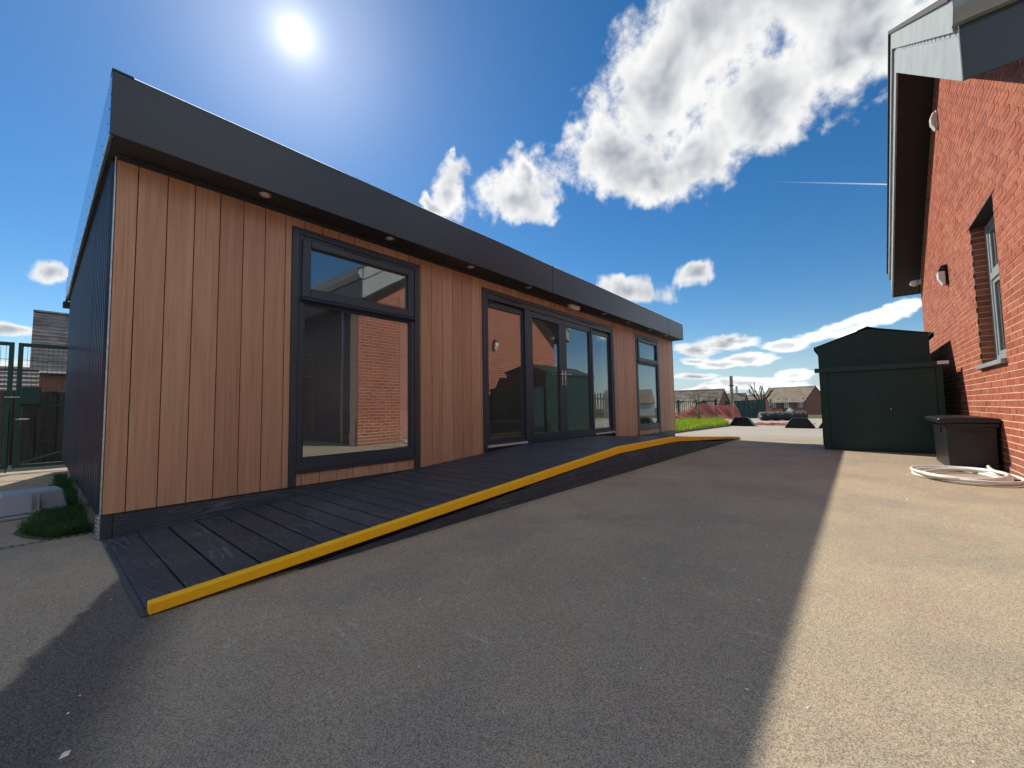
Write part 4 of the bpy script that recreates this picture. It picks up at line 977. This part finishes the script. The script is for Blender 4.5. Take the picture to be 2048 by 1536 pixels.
# black ribbed plastic barrier feet
def foot(x, y, label, a=0.0):
    t = thing('fence_block', label, 'barrier foot', (x, y, 0), 'black plastic barrier feet')
    W_, H_ = .42, .34
    def place(mb): mb.v = [(p[0]+x, p[1]+y, p[2]) for p in mb.v]; return rotz(mb, (x, y), a)
    part('body', place(MB().prism([(-W_, .002), (W_, .002), (W_, .05), (.22, H_), (-.22, H_), (-W_, .05)], 'x', -.13, .13)), 'black_plastic', t, .01)
    for k in range(9):
        yy = -.36+k*.09; top = H_-.02 if abs(yy) < .2 else .05+(H_-.05)*(W_-abs(yy))/(W_-.22)-.03
        part('rib', place(MB().box(-.165, -.131, yy-.011, yy+.011, .01, max(.04, top))), 'black_plastic', t)
    for z in (.12, .22): part('ledge', place(MB().box(-.15, -.1305, -(W_-(W_-.22)*(z-.05)/(H_-.05))+.02, (W_-(W_-.22)*(z-.05)/(H_-.05))-.02, z, z+.02)), 'galvanised', t) if False else part('ledge', place(MB().box(-.172, -.1305, -(W_-(W_-.22)*(z-.05)/(H_-.05))+.02, (W_-(W_-.22)*(z-.05)/(H_-.05))-.02, z, z+.018)), 'black_plastic', t)
    part('socket', place(MB().lathe([(.045, H_+.001), (.045, H_+.02), (.03, H_+.021), (.03, H_+.004)], (0, 0, 0), 12)), 'black_plastic', t)
foot(17.55, -.33, 'black plastic barrier foot at the lawn corner', R(-6))
foot(16.6, -2.25, 'black plastic barrier foot standing clear left of the sheds', R(4))
foot(16.75, -3.18, 'black plastic barrier foot half hidden by the green store', R(0))
part('arm', MB().prism([(17.48, .04), (17.62, .04), (17.60, .012), (17.50, .012)], 'y', -.80, -1.35), 'black_plastic', None) if False else None
# roll of black matting
RL = thing('matting_roll', 'long roll of black matting lying across the end of the yard', 'roll', (24, -.8, 0))
r = random.Random(6); a0 = Vector((23.4, -.05, .21)); a1 = Vector((24.9, -1.75, .21))
part('roll', MB().tube([a0+(a1-a0)*(k/14)+Vector((0, 0, .012*math.sin(k*2.1))) for k in range(15)], [.20+.012*math.sin(k*1.7) for k in range(15)], 18), 'roll_black', RL, smooth=True)
wm = MB()
for k in range(260):
    s = r.random(); ph = r.uniform(.3, 2.8); c = a0+(a1-a0)*s; u_ = (a1-a0).normalized(); n_ = Vector((-u_.y, u_.x, 0))
    p = c+n_*math.cos(ph)*.205+Vector((0, 0, math.sin(ph)*.205)); q = p+Vector((r.uniform(-.05, .05), r.uniform(-.05, .05), r.uniform(.0, .06)))
    wm.tube([p, q], .004, 3)
part('loose_fibre', wm, 'hose_white', RL)['kind'] = 'stuff'
sp = MB()
for k in range(40):
    a = r.uniform(0, 6.28); rad = .20*math.sqrt(r.random()); c = a0+(a0-a1).normalized()*.02
    u_ = (a1-a0).normalized(); n_ = Vector((-u_.y, u_.x, 0)); p = c+n_*math.cos(a)*rad+Vector((0, 0, math.sin(a)*rad)); sp.tube([p, p+Vector((r.uniform(-.06, .06), .05, r.uniform(-.05, .09)))], .006, 3)
part('frayed_end', sp, 'hose_white', RL)['kind'] = 'stuff'

# pollarded bare tree and bare shrubs
def tree(name, label, base, h, seed, depth, spread, m, thick, nlimb=6, grp=None):
    t = thing(name, label, 'tree' if depth > 3 else 'shrub', base, grp); r = random.Random(seed); trunk = MB(); br = MB()
    base = Vector(base)
    def grow(p, d, l, rad, lev, mb_):
        pts = [p]; q = p; dd = d
        for k in range(4):
            dd = (dd+Vector((r.uniform(-.14, .14), r.uniform(-.14, .14), r.uniform(-.02, .14)))).normalized(); q = q+dd*l/4; pts.append(q)
        mb_.tube(pts, [rad*(1-.11*k) for k in range(5)], 7 if lev < 2 else 4)
        if lev < depth:
            for k in range(r.choice((2, 3, 3)) if lev else nlimb):
                a = r.uniform(0, 6.28); e_ = r.uniform(.3, spread)
                x = dd.orthogonal().normalized(); y = dd.cross(x)
                nd = (dd*math.cos(e_)+(x*math.cos(a)+y*math.sin(a))*math.sin(e_)); nd.z = abs(nd.z)*.8+.15
                grow(pts[-1] if k < 2 or lev == 0 else pts[-2], nd.normalized(), l*r.uniform(.55, .8), rad*(.62 if lev else .5), lev+1, br)
    grow(base, Vector((0, 0, 1)), h*.42, thick, 0, trunk)
    part('trunk', trunk, m, t, smooth=True); part('crown', br, m, t, smooth=True)
b3 = Vector((121.58, 15.34, 0.44)); tree('bare_tree', 'bare pollarded tree left of the semi-detached house', (b3.x, b3.y, -3.6), 9.6, 11, 3, .5, 'bark', .55, 5)
tree('bare_shrub', 'leafless pale shrub in front of the broad brown roof', (31, 5.6, -.2), 2.0, 21, 4, .7, 'twig', .03, 6)
tree('bare_shrub', 'leafless pale shrub right beside the red netting peak', (30, 4.3, -.2), 1.9, 22, 4, .7, 'twig', .03, 6)
# ================================================================ LITTER ON THE TARMAC
r = random.Random(12); mb = MB()
for k in range(200):
    x = r.uniform(-.6, 9); y = -1.7-3.3*r.random() if x > 0 else r.uniform(-3, 0); s = r.uniform(.0012, .0032)*(1+.05*max(0, x)); a = r.uniform(0, 3.14); ln = r.choice((1, 1, 1.4, 2.4))
    ca, sa = math.cos(a), math.sin(a)
    for_ = [(-1, -1), (1, -1), (1, 1), (-1, 1)]
    b0 = [(x+(u_*ln*ca-v_*sa)*s, y+(u_*ln*sa+v_*ca)*s, .0003) for u_, v_ in for_]; t0 = [(p[0]*.4+x*.6, p[1]*.4+y*.6, s*.9) for p in b0]
    mb.add(b0+t0, [(4, 5, 6, 7), (0, 1, 5, 4), (1, 2, 6, 5), (2, 3, 7, 6), (3, 0, 4, 7)])
tag(raw('gravel', mb, 'litter'), 'small pale stone chips scattered over the tarmac', 'gravel', kind='stuff')
for x, y in ((-.17, -2.62), (-.13, -2.66)):
    pass
solo('paper_scrap', MB().add([(-.238, -2.298, .001), (-.222, -2.303, .003), (-.217, -2.290, .006), (-.232, -2.284, .003), (-.228, -2.293, .010)], [(0, 1, 4), (1, 2, 4), (2, 3, 4), (3, 0, 4), (0, 3, 2, 1)]), 'litter', 'crumpled white scrap on the darker strip of the tarmac', 'litter')
